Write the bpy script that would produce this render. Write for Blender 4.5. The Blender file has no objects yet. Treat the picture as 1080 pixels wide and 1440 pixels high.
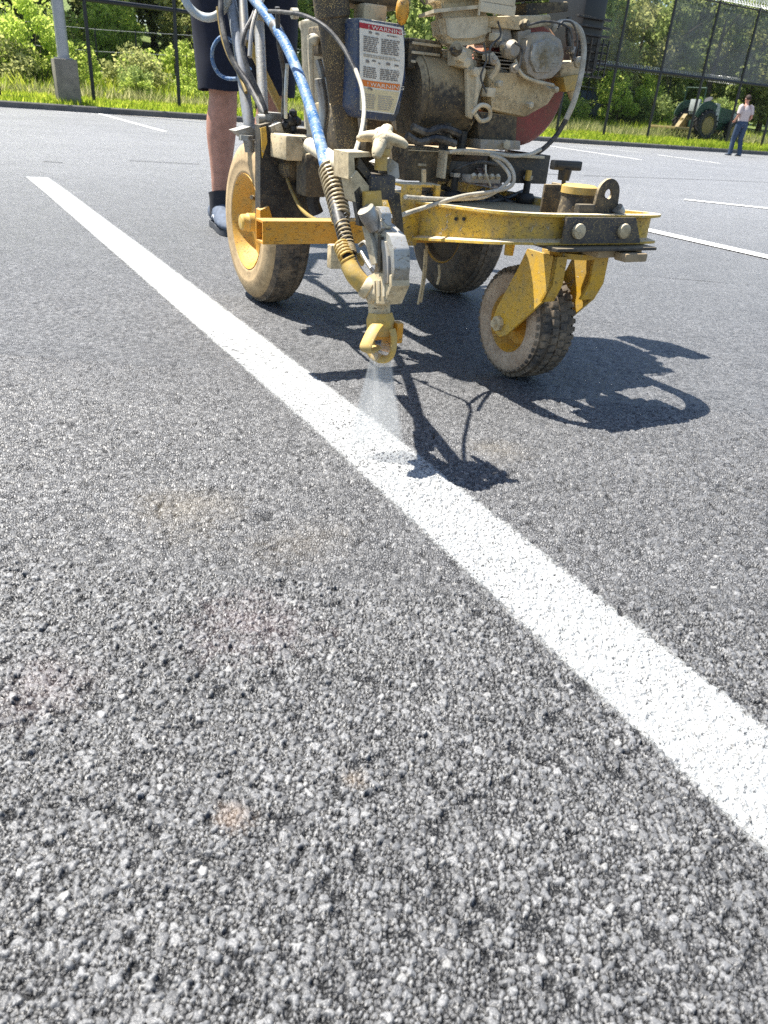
import bpy, bmesh, math, random
import numpy as np
from mathutils import Vector, Matrix, Quaternion
random.seed(7)
D = bpy.data
scene = bpy.context.scene
C = scene.collection
R = math.radians

# ------------------------------------------------------------------ camera
PW, PH = 1080.0, 1440.0            # size of the photograph the measurements come from
FPX = 1050.0                       # focal length in those pixels
ROLL = R(4.57)
PITCH = math.atan(568 / 1050.0)
CAMH = 0.5
cd = D.cameras.new('camera')
cam = D.objects.new('camera', cd)
C.objects.link(cam)
cd.sensor_fit = 'VERTICAL'
cd.sensor_height = 32.0
cd.lens = FPX / PH * 32.0
cd.clip_start = 0.02
cd.clip_end = 3000
Fv = Vector((0, math.cos(PITCH), -math.sin(PITCH)))
Rv = Vector((1, 0, 0))
Uv = Rv.cross(Fv)
camR = Rv * math.cos(ROLL) + Uv * math.sin(ROLL)
camU = -Rv * math.sin(ROLL) + Uv * math.cos(ROLL)
cam.matrix_world = Matrix(((camR.x, camU.x, -Fv.x, 0), (camR.y, camU.y, -Fv.y, 0), (camR.z, camU.z, -Fv.z, CAMH), (0, 0, 0, 1)))
cd.dof.use_dof = True
cd.dof.focus_distance = 1.2
cd.dof.aperture_fstop = cd.lens / 1.7
scene.camera = cam

# ------------------------------------------------------------------ light
SUN_OFF = Vector((0.30 * .8660254 + 0.42 * .5, 0.30 * .5 - 0.42 * .8660254, -1.0))   # way the light travels per metre of fall
sun_dir = (-SUN_OFF).normalized()
world = D.worlds.new('World')
scene.world = world
world.use_nodes = True
nt = world.node_tree
nt.nodes.clear()
sky = nt.nodes.new('ShaderNodeTexSky')
sky.sky_type = 'NISHITA'
sky.sun_disc = False
sky.sun_elevation = math.asin(sun_dir.z)
sky.sun_rotation = math.atan2(sun_dir.x, sun_dir.y)
sky.air_density = 1.0
sky.dust_density = 0.7
bg = nt.nodes.new('ShaderNodeBackground')
bg.inputs[1].default_value = 0.085
wo = nt.nodes.new('ShaderNodeOutputWorld')
nt.links.new(sky.outputs[0], bg.inputs[0])
nt.links.new(bg.outputs[0], wo.inputs[0])
sl = D.lights.new('sun', 'SUN')
sl.energy = 5.0
sl.angle = R(0.53)
sl.color = (1.0, 0.955, 0.88)
so = D.objects.new('sun', sl)
C.objects.link(so)
so.rotation_euler = sun_dir.to_track_quat('Z', 'Y').to_euler()
so.location = (-4, 4, 12)
scene.view_settings.view_transform = 'Standard'
scene.view_settings.look = 'None'
scene.view_settings.exposure = 1.2
scene.view_settings.gamma = 1.0
scene.render.engine = 'CYCLES'
scene.cycles.use_denoising = False
scene.cycles.max_bounces = 8
scene.cycles.transparent_max_bounces = 24
scene.cycles.caustics_reflective = False
scene.cycles.caustics_refractive = False

# ------------------------------------------------------------------ pixel helpers
CAM = Vector((0, 0, CAMH))
def ray(x, y):
    u, v = x - PW / 2, PH / 2 - y
    return (Fv * FPX + camR * u + camU * v).normalized()
def at_z(x, y, z):
    d = ray(x, y)
    return CAM + d * ((z - CAMH) / d.z)
# machine frame: u = across, w = along its travel (towards the camera), local axes are (u, -w, z)
LA = Vector((.8660254, .5, 0)); FW = Vector((.5, -.8660254, 0))
MO = LA * 1.04 - FW * 2.03
def Q(x, y, w=None, u=None, z=None):
    d = ray(x, y)
    dm = (d.dot(LA), d.dot(FW), d.z)
    r = CAM - MO
    cm = (r.dot(LA), r.dot(FW), r.z)
    k, val = (0, u) if u is not None else (1, w) if w is not None else (2, z)
    t = (val - cm[k]) / dm[k]
    return Vector((cm[0] + dm[0] * t, -(cm[1] + dm[1] * t), cm[2] + dm[2] * t))
def V(u, w, z): return Vector((u, -w, z))
def m2w(p): return MO + LA * p[0] - FW * p[1] + Vector((0, 0, p[2]))

# lie of the land: level round the machine, then a very slight fall to the far kerb
ZF = -0.14
KA = at_z(0, 151, ZF); KB = at_z(1080, 219, ZF)
kd = (KB - KA); kd.z = 0; kd.normalize()
kn = Vector((-kd.y, kd.x, 0))           # pointing away from the camera
KD = KA.dot(kn)
def zg(x, y):
    t = (x * kn.x + y * kn.y - 4.5) / (KD - 4.5)
    t = min(max(t, 0), 1)
    return ZF * t
def gnd(x, y):
    z = 0.0
    for _ in range(12):
        p = at_z(x, y, z)
        z = zg(p.x, p.y)
    return Vector((p.x, p.y, z))

# ------------------------------------------------------------------ materials
MATS = {}
def nodes_of(name):
    m = D.materials.new(name)
    m.use_nodes = True
    n = m.node_tree
    n.nodes.clear()
    out = n.nodes.new('ShaderNodeOutputMaterial')
    b = n.nodes.new('ShaderNodeBsdfPrincipled')
    n.links.new(b.outputs[0], out.inputs[0])
    MATS[name] = m
    return m, n, b, out
def N(n, t, **kw):
    x = n.nodes.new(t)
    for k, v in kw.items():
        setattr(x, k, v)
    return x
def noise(n, scale, detail=4, rough=0.6, vec=None, dist=0.0):
    x = n.nodes.new('ShaderNodeTexNoise')
    x.inputs['Scale'].default_value = scale
    x.inputs['Detail'].default_value = detail
    x.inputs['Roughness'].default_value = rough
    x.inputs['Distortion'].default_value = dist
    if vec is not None: n.links.new(vec, x.inputs['Vector'])
    return x
def ramp(n, src, stops):
    r = n.nodes.new('ShaderNodeValToRGB')
    el = r.color_ramp.elements
    while len(el) < len(stops): el.new(0.5)
    for e, (p, c) in zip(el, stops):
        e.position = p
        e.color = (c[0], c[1], c[2], 1) if hasattr(c, '__len__') else (c, c, c, 1)
    n.links.new(src, r.inputs[0])
    return r
def mixc(n, fac, a, b, blend='MIX'):
    x = n.nodes.new('ShaderNodeMix')
    x.data_type = 'RGBA'
    x.blend_type = blend
    for k, val in ((0, fac), (6, a), (7, b)):
        sock = x.inputs[k]
        if isinstance(val, bpy.types.NodeSocket):
            n.links.new(val, sock)
        elif k == 0:
            sock.default_value = val
        elif isinstance(val, (int, float)):
            sock.default_value = (val, val, val, 1)
        else:
            sock.default_value = (val[0], val[1], val[2], 1)
    return x.outputs[2]
def bump(n, b, src, dist, strength=1.0):
    x = n.nodes.new('ShaderNodeBump')
    x.inputs['Distance'].default_value = dist
    x.inputs['Strength'].default_value = strength
    n.links.new(src, x.inputs['Height'])
    n.links.new(x.outputs[0], b.inputs['Normal'])
    return x
def worn(name, base, dirt, amount=0.5, rough=0.6, metal=0.0, scale=14, speck=None, speck_amt=0.5, speck_scale=220, dust=None, dust_amt=0.0, relief=0.0006, chip=0.0, crust=0.0, crust_col=(0.62, 0.55, 0.40)):
    """paint or metal with blotchy dirt, fine specks of dried paint and dust lying on what faces up"""
    m, n, b, out = nodes_of(name)
    tc = N(n, 'ShaderNodeTexCoord').outputs['Object']
    n1 = noise(n, scale, 6, 0.68, tc, 0.4)
    n2 = noise(n, scale * 7, 4, 0.6, tc)
    add = N(n, 'ShaderNodeMath', operation='MULTIPLY_ADD')
    n.links.new(n2.outputs[0], add.inputs[0]); add.inputs[1].default_value = 0.45
    n.links.new(n1.outputs[0], add.inputs[2])
    c = 0.72 + (0.5 - amount) * 0.5
    f = ramp(n, add.outputs[0], [(max(0, c - 0.14), 0), (min(1, c + 0.14), 1)])
    col = mixc(n, f.outputs[0], base, dirt)
    if dust is not None:
        ge = N(n, 'ShaderNodeNewGeometry')
        sx = N(n, 'ShaderNodeSeparateXYZ')
        n.links.new(ge.outputs['Normal'], sx.inputs[0])
        mm = N(n, 'ShaderNodeMath', operation='MULTIPLY_ADD')
        n.links.new(n2.outputs[0], mm.inputs[0]); mm.inputs[1].default_value = 0.9
        n.links.new(sx.outputs[2], mm.inputs[2])
        df = ramp(n, mm.outputs[0], [(0.55, 0), (1.0, 1)])
        dm = N(n, 'ShaderNodeMath', operation='MULTIPLY')
        n.links.new(df.outputs[0], dm.inputs[0]); dm.inputs[1].default_value = dust_amt
        col = mixc(n, dm.outputs[0], col, dust)
    if speck is not None:
        vo = N(n, 'ShaderNodeTexVoronoi')
        vo.inputs['Scale'].default_value = speck_scale
        n.links.new(tc, vo.inputs['Vector'])
        n3 = noise(n, scale * 2.2, 3, 0.6, tc)
        mm = N(n, 'ShaderNodeMath', operation='MULTIPLY_ADD')
        n.links.new(n3.outputs[0], mm.inputs[0]); mm.inputs[1].default_value = -0.8 * speck_amt
        n.links.new(vo.outputs['Distance'], mm.inputs[2])
        sf = ramp(n, mm.outputs[0], [(0.0, 1), (0.1, 0)])
        col = mixc(n, sf.outputs[0], col, speck)
    hgt = add.outputs[0]
    if crust:            # lumps of dried overspray
        nc = noise(n, scale * 3.1, 5, 0.62, tc, 0.8)
        fc = ramp(n, nc.outputs[0], [(0.70 - crust * .25, 0), (0.74 - crust * .25, 0.85)])
        col = mixc(n, fc.outputs[0], col, crust_col)
        ah = N(n, 'ShaderNodeMath', operation='MULTIPLY_ADD'); n.links.new(fc.outputs[0], ah.inputs[0]); ah.inputs[1].default_value = 1.2; n.links.new(hgt, ah.inputs[2])
        hgt = ah.outputs[0]
    if chip:             # chips and scratches down to dark metal
        mp_ = N(n, 'ShaderNodeMapping'); mp_.inputs['Scale'].default_value = (1, 1, 3.2); n.links.new(tc, mp_.inputs[0])
        nk = noise(n, scale * 6, 3, 0.7, mp_.outputs[0], 1.2)
        fk_ = ramp(n, nk.outputs[0], [(0.68 - chip * .2, 0), (0.71 - chip * .2, 0.9)])
        col = mixc(n, fk_.outputs[0], col, (0.11, 0.075, 0.04))
        ak = N(n, 'ShaderNodeMath', operation='MULTIPLY_ADD'); n.links.new(fk_.outputs[0], ak.inputs[0]); ak.inputs[1].default_value = -.5; n.links.new(hgt, ak.inputs[2])
        hgt = ak.outputs[0]
    n.links.new(col, b.inputs['Base Color'])
    rr = ramp(n, n1.outputs[0], [(0.3, max(0.05, rough - 0.15)), (0.7, min(1, rough + 0.15))])
    n.links.new(rr.outputs[0], b.inputs['Roughness'])
    b.inputs['Metallic'].default_value = metal
    if relief: bump(n, b, hgt, relief)
    return m
def plain(name, base, rough=0.6, metal=0.0, var=0.15, scale=30):
    m, n, b, out = nodes_of(name)
    tc = N(n, 'ShaderNodeTexCoord').outputs['Object']
    n1 = noise(n, scale, 4, 0.6, tc)
    lo = [c * (1 - var) for c in base]; hi = [min(1, c * (1 + var)) for c in base]
    r = ramp(n, n1.outputs[0], [(0.3, lo), (0.7, hi)])
    n.links.new(r.outputs[0], b.inputs['Base Color'])
    b.inputs['Roughness'].default_value = rough
    b.inputs['Metallic'].default_value = metal
    return m

TAN = (0.54, 0.41, 0.21); PALE = (0.66, 0.57, 0.40)
worn('yellow_paint', (0.72, 0.42, 0.03), (0.50, 0.35, 0.11), 0.40, 0.5, dust=TAN, dust_amt=0.55, speck=(0.25, 0.17, 0.06), speck_amt=0.12, chip=.28, crust=.3, relief=.001)
worn('frame_yellow', (0.72, 0.46, 0.05), (0.38, 0.28, 0.11), 0.42, 0.6, dust=PALE, dust_amt=0.9, speck=(0.14, 0.11, 0.07), speck_amt=0.25, chip=.32, crust=.36, relief=.001)
worn('orange_paint', (0.72, 0.31, 0.012), (0.60, 0.33, 0.06), 0.42, 0.5, dust=TAN, dust_amt=0.6, speck=(0.75, 0.5, 0.2), speck_amt=0.15, chip=.35, crust=.2, crust_col=(.75, .5, .2))
worn('rim_paint', (0.66, 0.33, 0.025), (0.54, 0.34, 0.09), 0.48, 0.6, scale=22, chip=.4, crust=.3, crust_col=(.62, .46, .22))
worn('tan_overspray', (0.64, 0.52, 0.32), (0.25, 0.19, 0.105), 0.30, 0.75, dust=PALE, dust_amt=0.75, speck=(0.34, 0.24, 0.11), speck_amt=0.12, chip=.08, crust=.42, crust_col=(.66, .56, .38), relief=.0012)
worn('pale_overspray', (0.64, 0.56, 0.40), (0.30, 0.25, 0.165), 0.36, 0.7, dust=(0.7, 0.66, 0.55), dust_amt=0.6)
worn('gold_overspray', (0.66, 0.42, 0.075), (0.46, 0.34, 0.14), 0.5, 0.6, speck=(0.7, 0.55, 0.25), speck_amt=0.3)
worn('dark_dusty', (0.032, 0.029, 0.025), (0.16, 0.125, 0.075), 0.45, 0.75, dust=(0.50, 0.40, 0.24), dust_amt=0.85, speck=(0.38, 0.27, 0.10), speck_amt=0.3, crust=.2, crust_col=(.34, .27, .16), relief=.001)
worn('dark_speckled', (0.05, 0.042, 0.035), (0.11, 0.085, 0.05), 0.5, 0.7, speck=(0.45, 0.32, 0.13), speck_amt=0.62, speck_scale=380)
worn('black_steel', (0.02, 0.02, 0.021), (0.10, 0.085, 0.06), 0.38, 0.55, dust=(0.28, 0.23, 0.15), dust_amt=0.55, speck=(0.4, 0.3, 0.14), speck_amt=0.18)
worn('plate_dark', (0.035, 0.036, 0.045), (0.14, 0.115, 0.075), 0.4, 0.6, speck=(0.34, 0.25, 0.10), speck_amt=0.45, speck_scale=300)
worn('steel_grey', (0.36, 0.37, 0.38), (0.22, 0.20, 0.17), 0.4, 0.42, metal=0.7, dust=PALE, dust_amt=0.4)
worn('tube_grey', (0.34, 0.36, 0.39), (0.24, 0.23, 0.20), 0.35, 0.5, metal=0.2, speck=(0.5, 0.42, 0.25), speck_amt=0.15)
worn('alu_dusty', (0.40, 0.39, 0.36), (0.20, 0.165, 0.10), 0.48, 0.5, metal=0.4, dust=(0.66, 0.64, 0.58), dust_amt=0.6, speck=(0.45, 0.32, 0.12), speck_amt=0.25, chip=.2, crust=.22, crust_col=(.50, .42, .28), relief=.001)
worn('grey_cast', (0.38, 0.365, 0.345), (0.34, 0.27, 0.17), 0.5, 0.62, metal=0.2, dust=PALE, dust_amt=0.5)
worn('red_shroud', (0.33, 0.045, 0.035), (0.25, 0.09, 0.06), 0.4, 0.5, dust=TAN, dust_amt=0.5)
worn('navy_cover', (0.018, 0.045, 0.12), (0.08, 0.085, 0.10), 0.48, 0.5, dust=(0.5, 0.47, 0.38), dust_amt=0.8, speck=(0.45, 0.36, 0.18), speck_amt=0.3)
worn('blue_hose', (0.03, 0.12, 0.30), (0.27, 0.34, 0.39), 0.34, 0.5, scale=30, speck=(0.6, 0.6, 0.55), speck_amt=0.4, speck_scale=160)
worn('pale_hose', (0.42, 0.50, 0.56), (0.52, 0.48, 0.36), 0.45, 0.5, scale=20)
worn('white_cable', (0.60, 0.56, 0.46), (0.36, 0.32, 0.24), 0.45, 0.6, scale=24)
worn('black_cable', (0.02, 0.02, 0.022), (0.16, 0.15, 0.13), 0.4, 0.5, scale=20)
worn('brown_cable', (0.34, 0.23, 0.05), (0.15, 0.11, 0.05), 0.4, 0.6, scale=24)
worn('tread_rubber', (0.058, 0.054, 0.050), (0.25, 0.195, 0.135), 0.5, 0.85, scale=26, relief=0.0012)
worn('dusty_sidewall', (0.54, 0.39, 0.21), (0.32, 0.225, 0.12), 0.42, 0.85, scale=18, speck=(0.10, 0.08, 0.06), speck_amt=0.12, relief=0.001)
worn('spattered_sidewall', (0.54, 0.42, 0.30), (0.34, 0.24, 0.16), 0.42, 0.85, scale=34, speck=(0.22, 0.15, 0.10), speck_amt=0.4, speck_scale=190, relief=0.001)
worn('spring_steel', (0.44, 0.36, 0.22), (0.17, 0.13, 0.08), 0.45, 0.5, metal=0.3)
plain('label_white', (0.82, 0.77, 0.66), 0.6, 0, 0.12, 40)
plain('label_cream', (0.74, 0.62, 0.36), 0.6, 0, 0.12, 40)
plain('label_red', (0.45, 0.02, 0.03), 0.5, 0, 0.1)
plain('label_orange', (0.75, 0.20, 0.02), 0.5, 0, 0.1)
plain('label_ink', (0.22, 0.19, 0.165), 0.6, 0, 0.2)
plain('label_faint', (0.42, 0.37, 0.29), 0.6, 0, 0.2)
worn('rim_inner', (0.06, 0.045, 0.03), (0.15, 0.10, 0.05), 0.45, 0.8)  # dark brown for dirt and for the shade inside the wheel
plain('black_rubber', (0.018, 0.018, 0.018), 0.6)
plain('black_plastic', (0.015, 0.015, 0.016), 0.4)
plain('skin', (0.47, 0.235, 0.165), 0.55, 0, 0.22, 38)
MATS['skin'].node_tree.nodes['Principled BSDF'].inputs['Subsurface Weight'].default_value = 0.12
MATS['skin'].node_tree.nodes['Principled BSDF'].inputs['Subsurface Radius'].default_value = (0.01, 0.004, 0.002)
plain('navy_cloth', (0.008, 0.010, 0.022), 0.9, 0, 0.3, 60)
plain('grey_shirt', (0.16, 0.17, 0.18), 0.9, 0, 0.1)
plain('pink_shirt', (0.52, 0.44, 0.42), 0.9, 0, 0.1)
plain('jeans', (0.035, 0.06, 0.11), 0.9, 0, 0.2, 12)
plain('hair', (0.035, 0.02, 0.012), 0.8)
plain('shoe_grey', (0.10, 0.125, 0.17), 0.8, 0, 0.3, 60)
plain('shoe_sole', (0.05, 0.055, 0.065), 0.8)
plain('shoe_pale', (0.52, 0.56, 0.62), 0.7)
plain('sock', (0.03, 0.03, 0.035), 0.9)
plain('fence_black', (0.012, 0.013, 0.015), 0.45)
plain('pole_grey', (0.33, 0.335, 0.34), 0.5, 0.3, 0.1, 6)
plain('concrete', (0.20, 0.18, 0.145), 0.9, 0, 0.25, 5)
plain('tractor_green', (0.02, 0.065, 0.04), 0.55)
plain('tractor_yellow', (0.28, 0.21, 0.08), 0.6)
plain('tractor_white', (0.42, 0.46, 0.46), 0.4)
plain('bay_line_white', (0.74, 0.74, 0.72), 0.7, 0, 0.06, 3)
plain('bark', (0.11, 0.085, 0.06), 0.9, 0, 0.3, 5)
plain('car_blue', (0.10, 0.12, 0.17), 0.3, 0.3)
plain('glass_dark', (0.04, 0.055, 0.06), 0.08)
plain('wood', (0.36, 0.27, 0.16), 0.8, 0, 0.3)

# ------------------------------------------------------------------ mesh helpers
def new_obj(name, me, mat=None, parent=None, loc=None, rotz=None):
    o = D.objects.new(name, me)
    C.objects.link(o)
    if mat is not None and me is not None: me.materials.append(MATS[mat] if isinstance(mat, str) else mat)
    if parent is not None: o.parent = parent
    if loc is not None: o.location = loc
    if rotz is not None: o.rotation_euler = (0, 0, rotz)
    return o
def tag(o, label=None, cat=None, group=None, kind=None):
    if label: o['label'] = label
    if cat: o['category'] = cat
    if group: o['group'] = group
    if kind: o['kind'] = kind
    return o
def empty(name, loc, rotz=0):
    o = D.objects.new(name, None)
    C.objects.link(o)
    o.location = loc
    o.rotation_euler = (0, 0, rotz)
    o.empty_display_size = 0.1
    return o
class MB:
    def __init__(s): s.bm = bmesh.new()
    def _add(s, verts, faces):
        vs = [s.bm.verts.new(v) for v in verts]
        for f in faces:
            try: s.bm.faces.new([vs[i] for i in f])
            except ValueError: pass
        return s
    def box(s, a, b, bevel=0.0, M=None):
        """box between two corners, optionally bevelled and moved by a matrix"""
        t = bmesh.new()
        bmesh.ops.create_cube(t, size=1)
        a, b = Vector(a), Vector(b)
        lo = Vector((min(a.x, b.x), min(a.y, b.y), min(a.z, b.z))); hi = Vector((max(a.x, b.x), max(a.y, b.y), max(a.z, b.z)))
        for v in t.verts:
            v.co = Vector(((lo.x + hi.x) / 2 + v.co.x * (hi.x - lo.x), (lo.y + hi.y) / 2 + v.co.y * (hi.y - lo.y), (lo.z + hi.z) / 2 + v.co.z * (hi.z - lo.z)))
        if bevel > 0:
            bmesh.ops.bevel(t, geom=t.edges[:], offset=min(bevel, 0.45 * min(hi - lo)), segments=2, affect='EDGES', profile=0.6)
        return s.merge(t, M)
    def merge(s, t, M=None):
        if M is not None: bmesh.ops.transform(t, matrix=M, verts=t.verts[:])
        t.verts.index_update()
        vs = [s.bm.verts.new(v.co) for v in t.verts]
        for f in t.faces:
            try: s.bm.faces.new([vs[v.index] for v in f.verts])
            except ValueError: pass
        t.free()
        return s
    def rings(s, rings, cap=True, closed=False):
        n = len(rings[0])
        vs = [[s.bm.verts.new(p) for p in r] for r in rings]
        m = len(vs)
        for i in range(m if closed else m - 1):
            a, b = vs[i], vs[(i + 1) % m]
            for k in range(n):
                s.bm.faces.new((a[k], a[(k + 1) % n], b[(k + 1) % n], b[k]))
        if cap and not closed:
            s.bm.faces.new(list(reversed(vs[0]))); s.bm.faces.new(vs[-1])
        return s
    def tube(s, pts, r, n=10, smooth=0, cap=True, flat=None):
        """tube along points; r a number or one per point; smooth = points added per span"""
        pts = [Vector(p) for p in pts]
        rs = list(r) if hasattr(r, '__len__') else [r] * len(pts)
        if smooth:
            P, RR = [], []
            for i in range(len(pts) - 1):
                p0 = pts[max(i - 1, 0)]; p1 = pts[i]; p2 = pts[i + 1]; p3 = pts[min(i + 2, len(pts) - 1)]
                for k in range(smooth):
                    t = k / smooth
                    P.append(0.5 * ((2 * p1) + (p2 - p0) * t + (2 * p0 - 5 * p1 + 4 * p2 - p3) * t * t + (3 * p1 - p0 - 3 * p2 + p3) * t ** 3))
                    RR.append(tuple(p_ + (q_ - p_) * t for p_, q_ in zip(rs[i], rs[i + 1])) if hasattr(rs[i], '__len__') else rs[i] + (rs[i + 1] - rs[i]) * t)
            P.append(pts[-1]); RR.append(rs[-1])
            pts, rs = P, RR
        T = [(pts[min(i + 1, len(pts) - 1)] - pts[max(i - 1, 0)]).normalized() for i in range(len(pts))]
        up = Vector((0, 0, 1)) if abs(T[0].z) < 0.9 else Vector((0, 1, 0))
        nrm = (up - T[0] * up.dot(T[0])).normalized()
        rg = []
        for p, t, rad in zip(pts, T, rs):
            nrm = (nrm - t * nrm.dot(t))
            nrm = nrm.normalized() if nrm.length > 1e-6 else t.orthogonal().normalized()
            bi = t.cross(nrm)
            ra, rb = (rad if not hasattr(rad, '__len__') else rad[0]), (rad if not hasattr(rad, '__len__') else rad[1])
            rg.append([p + nrm * (ra * math.cos(2 * math.pi * k / n)) + bi * (rb * math.sin(2 * math.pi * k / n)) for k in range(n)])
        return s.rings(rg, cap)
    def lathe(s, prof, origin, axis, n=32, cap=True):
        """prof: list of (distance along axis, radius)"""
        ax = Vector(axis).normalized()
        a = ax.orthogonal().normalized(); b = ax.cross(a)
        o = Vector(origin)
        rg = [[o + ax * d + (a * math.cos(2 * math.pi * k / n) + b * math.sin(2 * math.pi * k / n)) * max(r, 1e-5) for k in range(n)] for d, r in prof]
        return s.rings(rg, cap)
    def cyl(s, p0, p1, r0, r1=None, n=16):
        return s.tube([p0, p1], [r0, r0 if r1 is None else r1], n)
    def prism(s, poly, off, holes=None):
        """flat outline (3-D points, one plane) pushed along off"""
        off = Vector(off)
        a = [s.bm.verts.new(p) for p in poly]; b = [s.bm.verts.new(Vector(p) + off) for p in poly]
        n = len(a)
        s.bm.faces.new(a); s.bm.faces.new(list(reversed(b)))
        for i in range(n):
            s.bm.faces.new((a[i], b[i], b[(i + 1) % n], a[(i + 1) % n]))
        return s
    def sphere(s, c, r, sub=2, sc=(1, 1, 1)):
        t = bmesh.new()
        bmesh.ops.create_icosphere(t, subdivisions=sub, radius=r)
        for v in t.verts: v.co = Vector((v.co.x * sc[0], v.co.y * sc[1], v.co.z * sc[2])) + Vector(c)
        return s.merge(t)
    def build(s, name, mat, parent=None, loc=None, rotz=None, smooth=35, base=None):
        bmesh.ops.recalc_face_normals(s.bm, faces=s.bm.faces[:])
        me = D.meshes.new(name)
        if base is not None: bmesh.ops.translate(s.bm, vec=-Vector(base), verts=s.bm.verts[:])
        s.bm.to_mesh(me)
        s.bm.free()
        if smooth:
            me.polygons.foreach_set('use_smooth', [True] * len(me.polygons))
            me.set_sharp_from_angle(angle=R(smooth))
        return new_obj(name, me, mat, parent, loc, rotz)

def np_mesh(name, verts, quads, mat, smooth=True):
    me = D.meshes.new(name)
    me.vertices.add(len(verts)); me.vertices.foreach_set('co', np.asarray(verts, np.float32).ravel())
    k = quads.shape[1]
    me.loops.add(quads.size); me.loops.foreach_set('vertex_index', quads.astype(np.int32).ravel())
    me.polygons.add(len(quads))
    me.polygons.foreach_set('loop_start', np.arange(0, quads.size, k, dtype=np.int32))
    me.polygons.foreach_set('loop_total', np.full(len(quads), k, np.int32))
    me.update(calc_edges=True)
    me.validate()
    if smooth: me.polygons.foreach_set('use_smooth', np.ones(len(me.polygons), bool))
    if mat: me.materials.append(MATS[mat])
    return me

# ------------------------------------------------------------------ asphalt: a real relief of stones round the machine, plain sheet beyond
def h32(ix, iy, seed):
    a = (ix.astype(np.int64) * 374761393 + iy.astype(np.int64) * 668265263 + seed * 1442695041) & 0xffffffff
    a = ((a ^ (a >> 13)) * 1274126177) & 0xffffffff
    a = ((a ^ (a >> 16)) * 2246822519) & 0xffffffff
    return ((a ^ (a >> 15)) & 0xffffff) / float(0x1000000)
def worley(x, y, cell, seed):
    gx, gy = x / cell, y / cell
    ix, iy = np.floor(gx).astype(np.int64), np.floor(gy).astype(np.int64)
    f1 = np.full(x.shape, 9.0); f2 = np.full(x.shape, 9.0)
    cx = np.zeros(x.shape, np.int64); cy = np.zeros(x.shape, np.int64)
    dx = np.zeros(x.shape); dy = np.zeros(x.shape)
    for a in (-1, 0, 1):
        for b in (-1, 0, 1):
            jx, jy = ix + a, iy + b
            ex = jx + 0.05 + 0.9 * h32(jx, jy, seed) - gx
            ey = jy + 0.05 + 0.9 * h32(jx, jy, seed + 1) - gy
            d = np.sqrt(ex * ex + ey * ey)
            nearer = d < f1
            f2 = np.where(nearer, f1, np.minimum(f2, d))
            f1 = np.where(nearer, d, f1)
            cx = np.where(nearer, jx, cx); cy = np.where(nearer, jy, cy)
            dx = np.where(nearer, ex, dx); dy = np.where(nearer, ey, dy)
    return f1, f2, cx, cy, dx, dy
def sstep(a, b, x):
    t = np.clip((x - a) / (b - a), 0, 1)
    return t * t * (3 - 2 * t)
def vnoise(x, y, cell, seed):
    gx, gy = x / cell, y / cell
    ix, iy = np.floor(gx).astype(np.int64), np.floor(gy).astype(np.int64)
    fx, fy = gx - ix, gy - iy
    fx = fx * fx * (3 - 2 * fx); fy = fy * fy * (3 - 2 * fy)
    return (h32(ix, iy, seed) * (1 - fx) + h32(ix + 1, iy, seed) * fx) * (1 - fy) + (h32(ix, iy + 1, seed) * (1 - fx) + h32(ix + 1, iy + 1, seed) * fx) * fy
def relief(x, y):
    """height (top of the stones near 0) and a tone per stone"""
    wx = x + (vnoise(x, y, 0.0022, 51) - .5) * 0.0016
    wy = y + (vnoise(x, y, 0.0022, 52) - .5) * 0.0016
    f1, f2, cx, cy, dx, dy = worley(wx, wy, 0.0076, 3)
    e = np.clip((f2 - f1 - .10) / .17, 0, 1)
    r1, r2, r3, r4 = (h32(cx, cy, s) for s in (21, 22, 23, 24))
    big = (r1 > 0.52)
    hb = np.where(big, e * (0.0025 + 0.0012 * r2 + 0.0034 * (dx * (r3 - .5) + dy * (r4 - .5))), 0.0)
    g1, g2, c2x, c2y, ddx, ddy = worley(wx, wy, 0.0045, 9)
    e2 = np.clip((g2 - g1 - .12) / .24, 0, 1)
    q = h32(c2x, c2y, 31); q3 = h32(c2x, c2y, 33); q4 = h32(c2x, c2y, 34)
    hs = e2 * (0.0008 + 0.0024 * q + 0.0026 * (ddx * (q3 - .5) + ddy * (q4 - .5)))
    h = np.maximum(hb, hs)
    pit = sstep(0.72, 0.84, vnoise(x, y, 0.007, 61) * .85 + vnoise(x, y, 0.05, 62) * .15)          # places where a stone has come out
    h = h * (1 - 0.85 * pit) - 0.0018 * pit
    tone = np.where(hb > hs, r2, q)
    fw = 1 - sstep(.66, .82, y)
    bigm = np.where(hb > hs, e, e2 * fw) * (1 - pit)
    low = np.where(hb > hs, 1 - e, (1 - e2) * fw) ** .55
    low = np.maximum(low, pit * .8)
    k = (1 - .42 * sstep(1.05, 1.5, y)) * (1 - sstep(1.9, 2.9, y) * .9)
    k = k * (1 - .9 * sstep(.78, .98, np.abs(x) - .25 * np.clip(y - .8, 0, 2)))
    k = k * sstep(-.02, .16, y) + .1 * (1 - sstep(-.02, .16, y))
    tone = .5 + (tone - .5) * (.4 + .6 * k)
    h = (h - 0.0026) * k - 0.0010 + 0.0010 * (vnoise(x, y, 0.06, 41) - .5) + 0.0020 * (vnoise(x, y, 0.4, 43) - .5)
    return h, tone, bigm * (.3 + .7 * k), low * k
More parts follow.
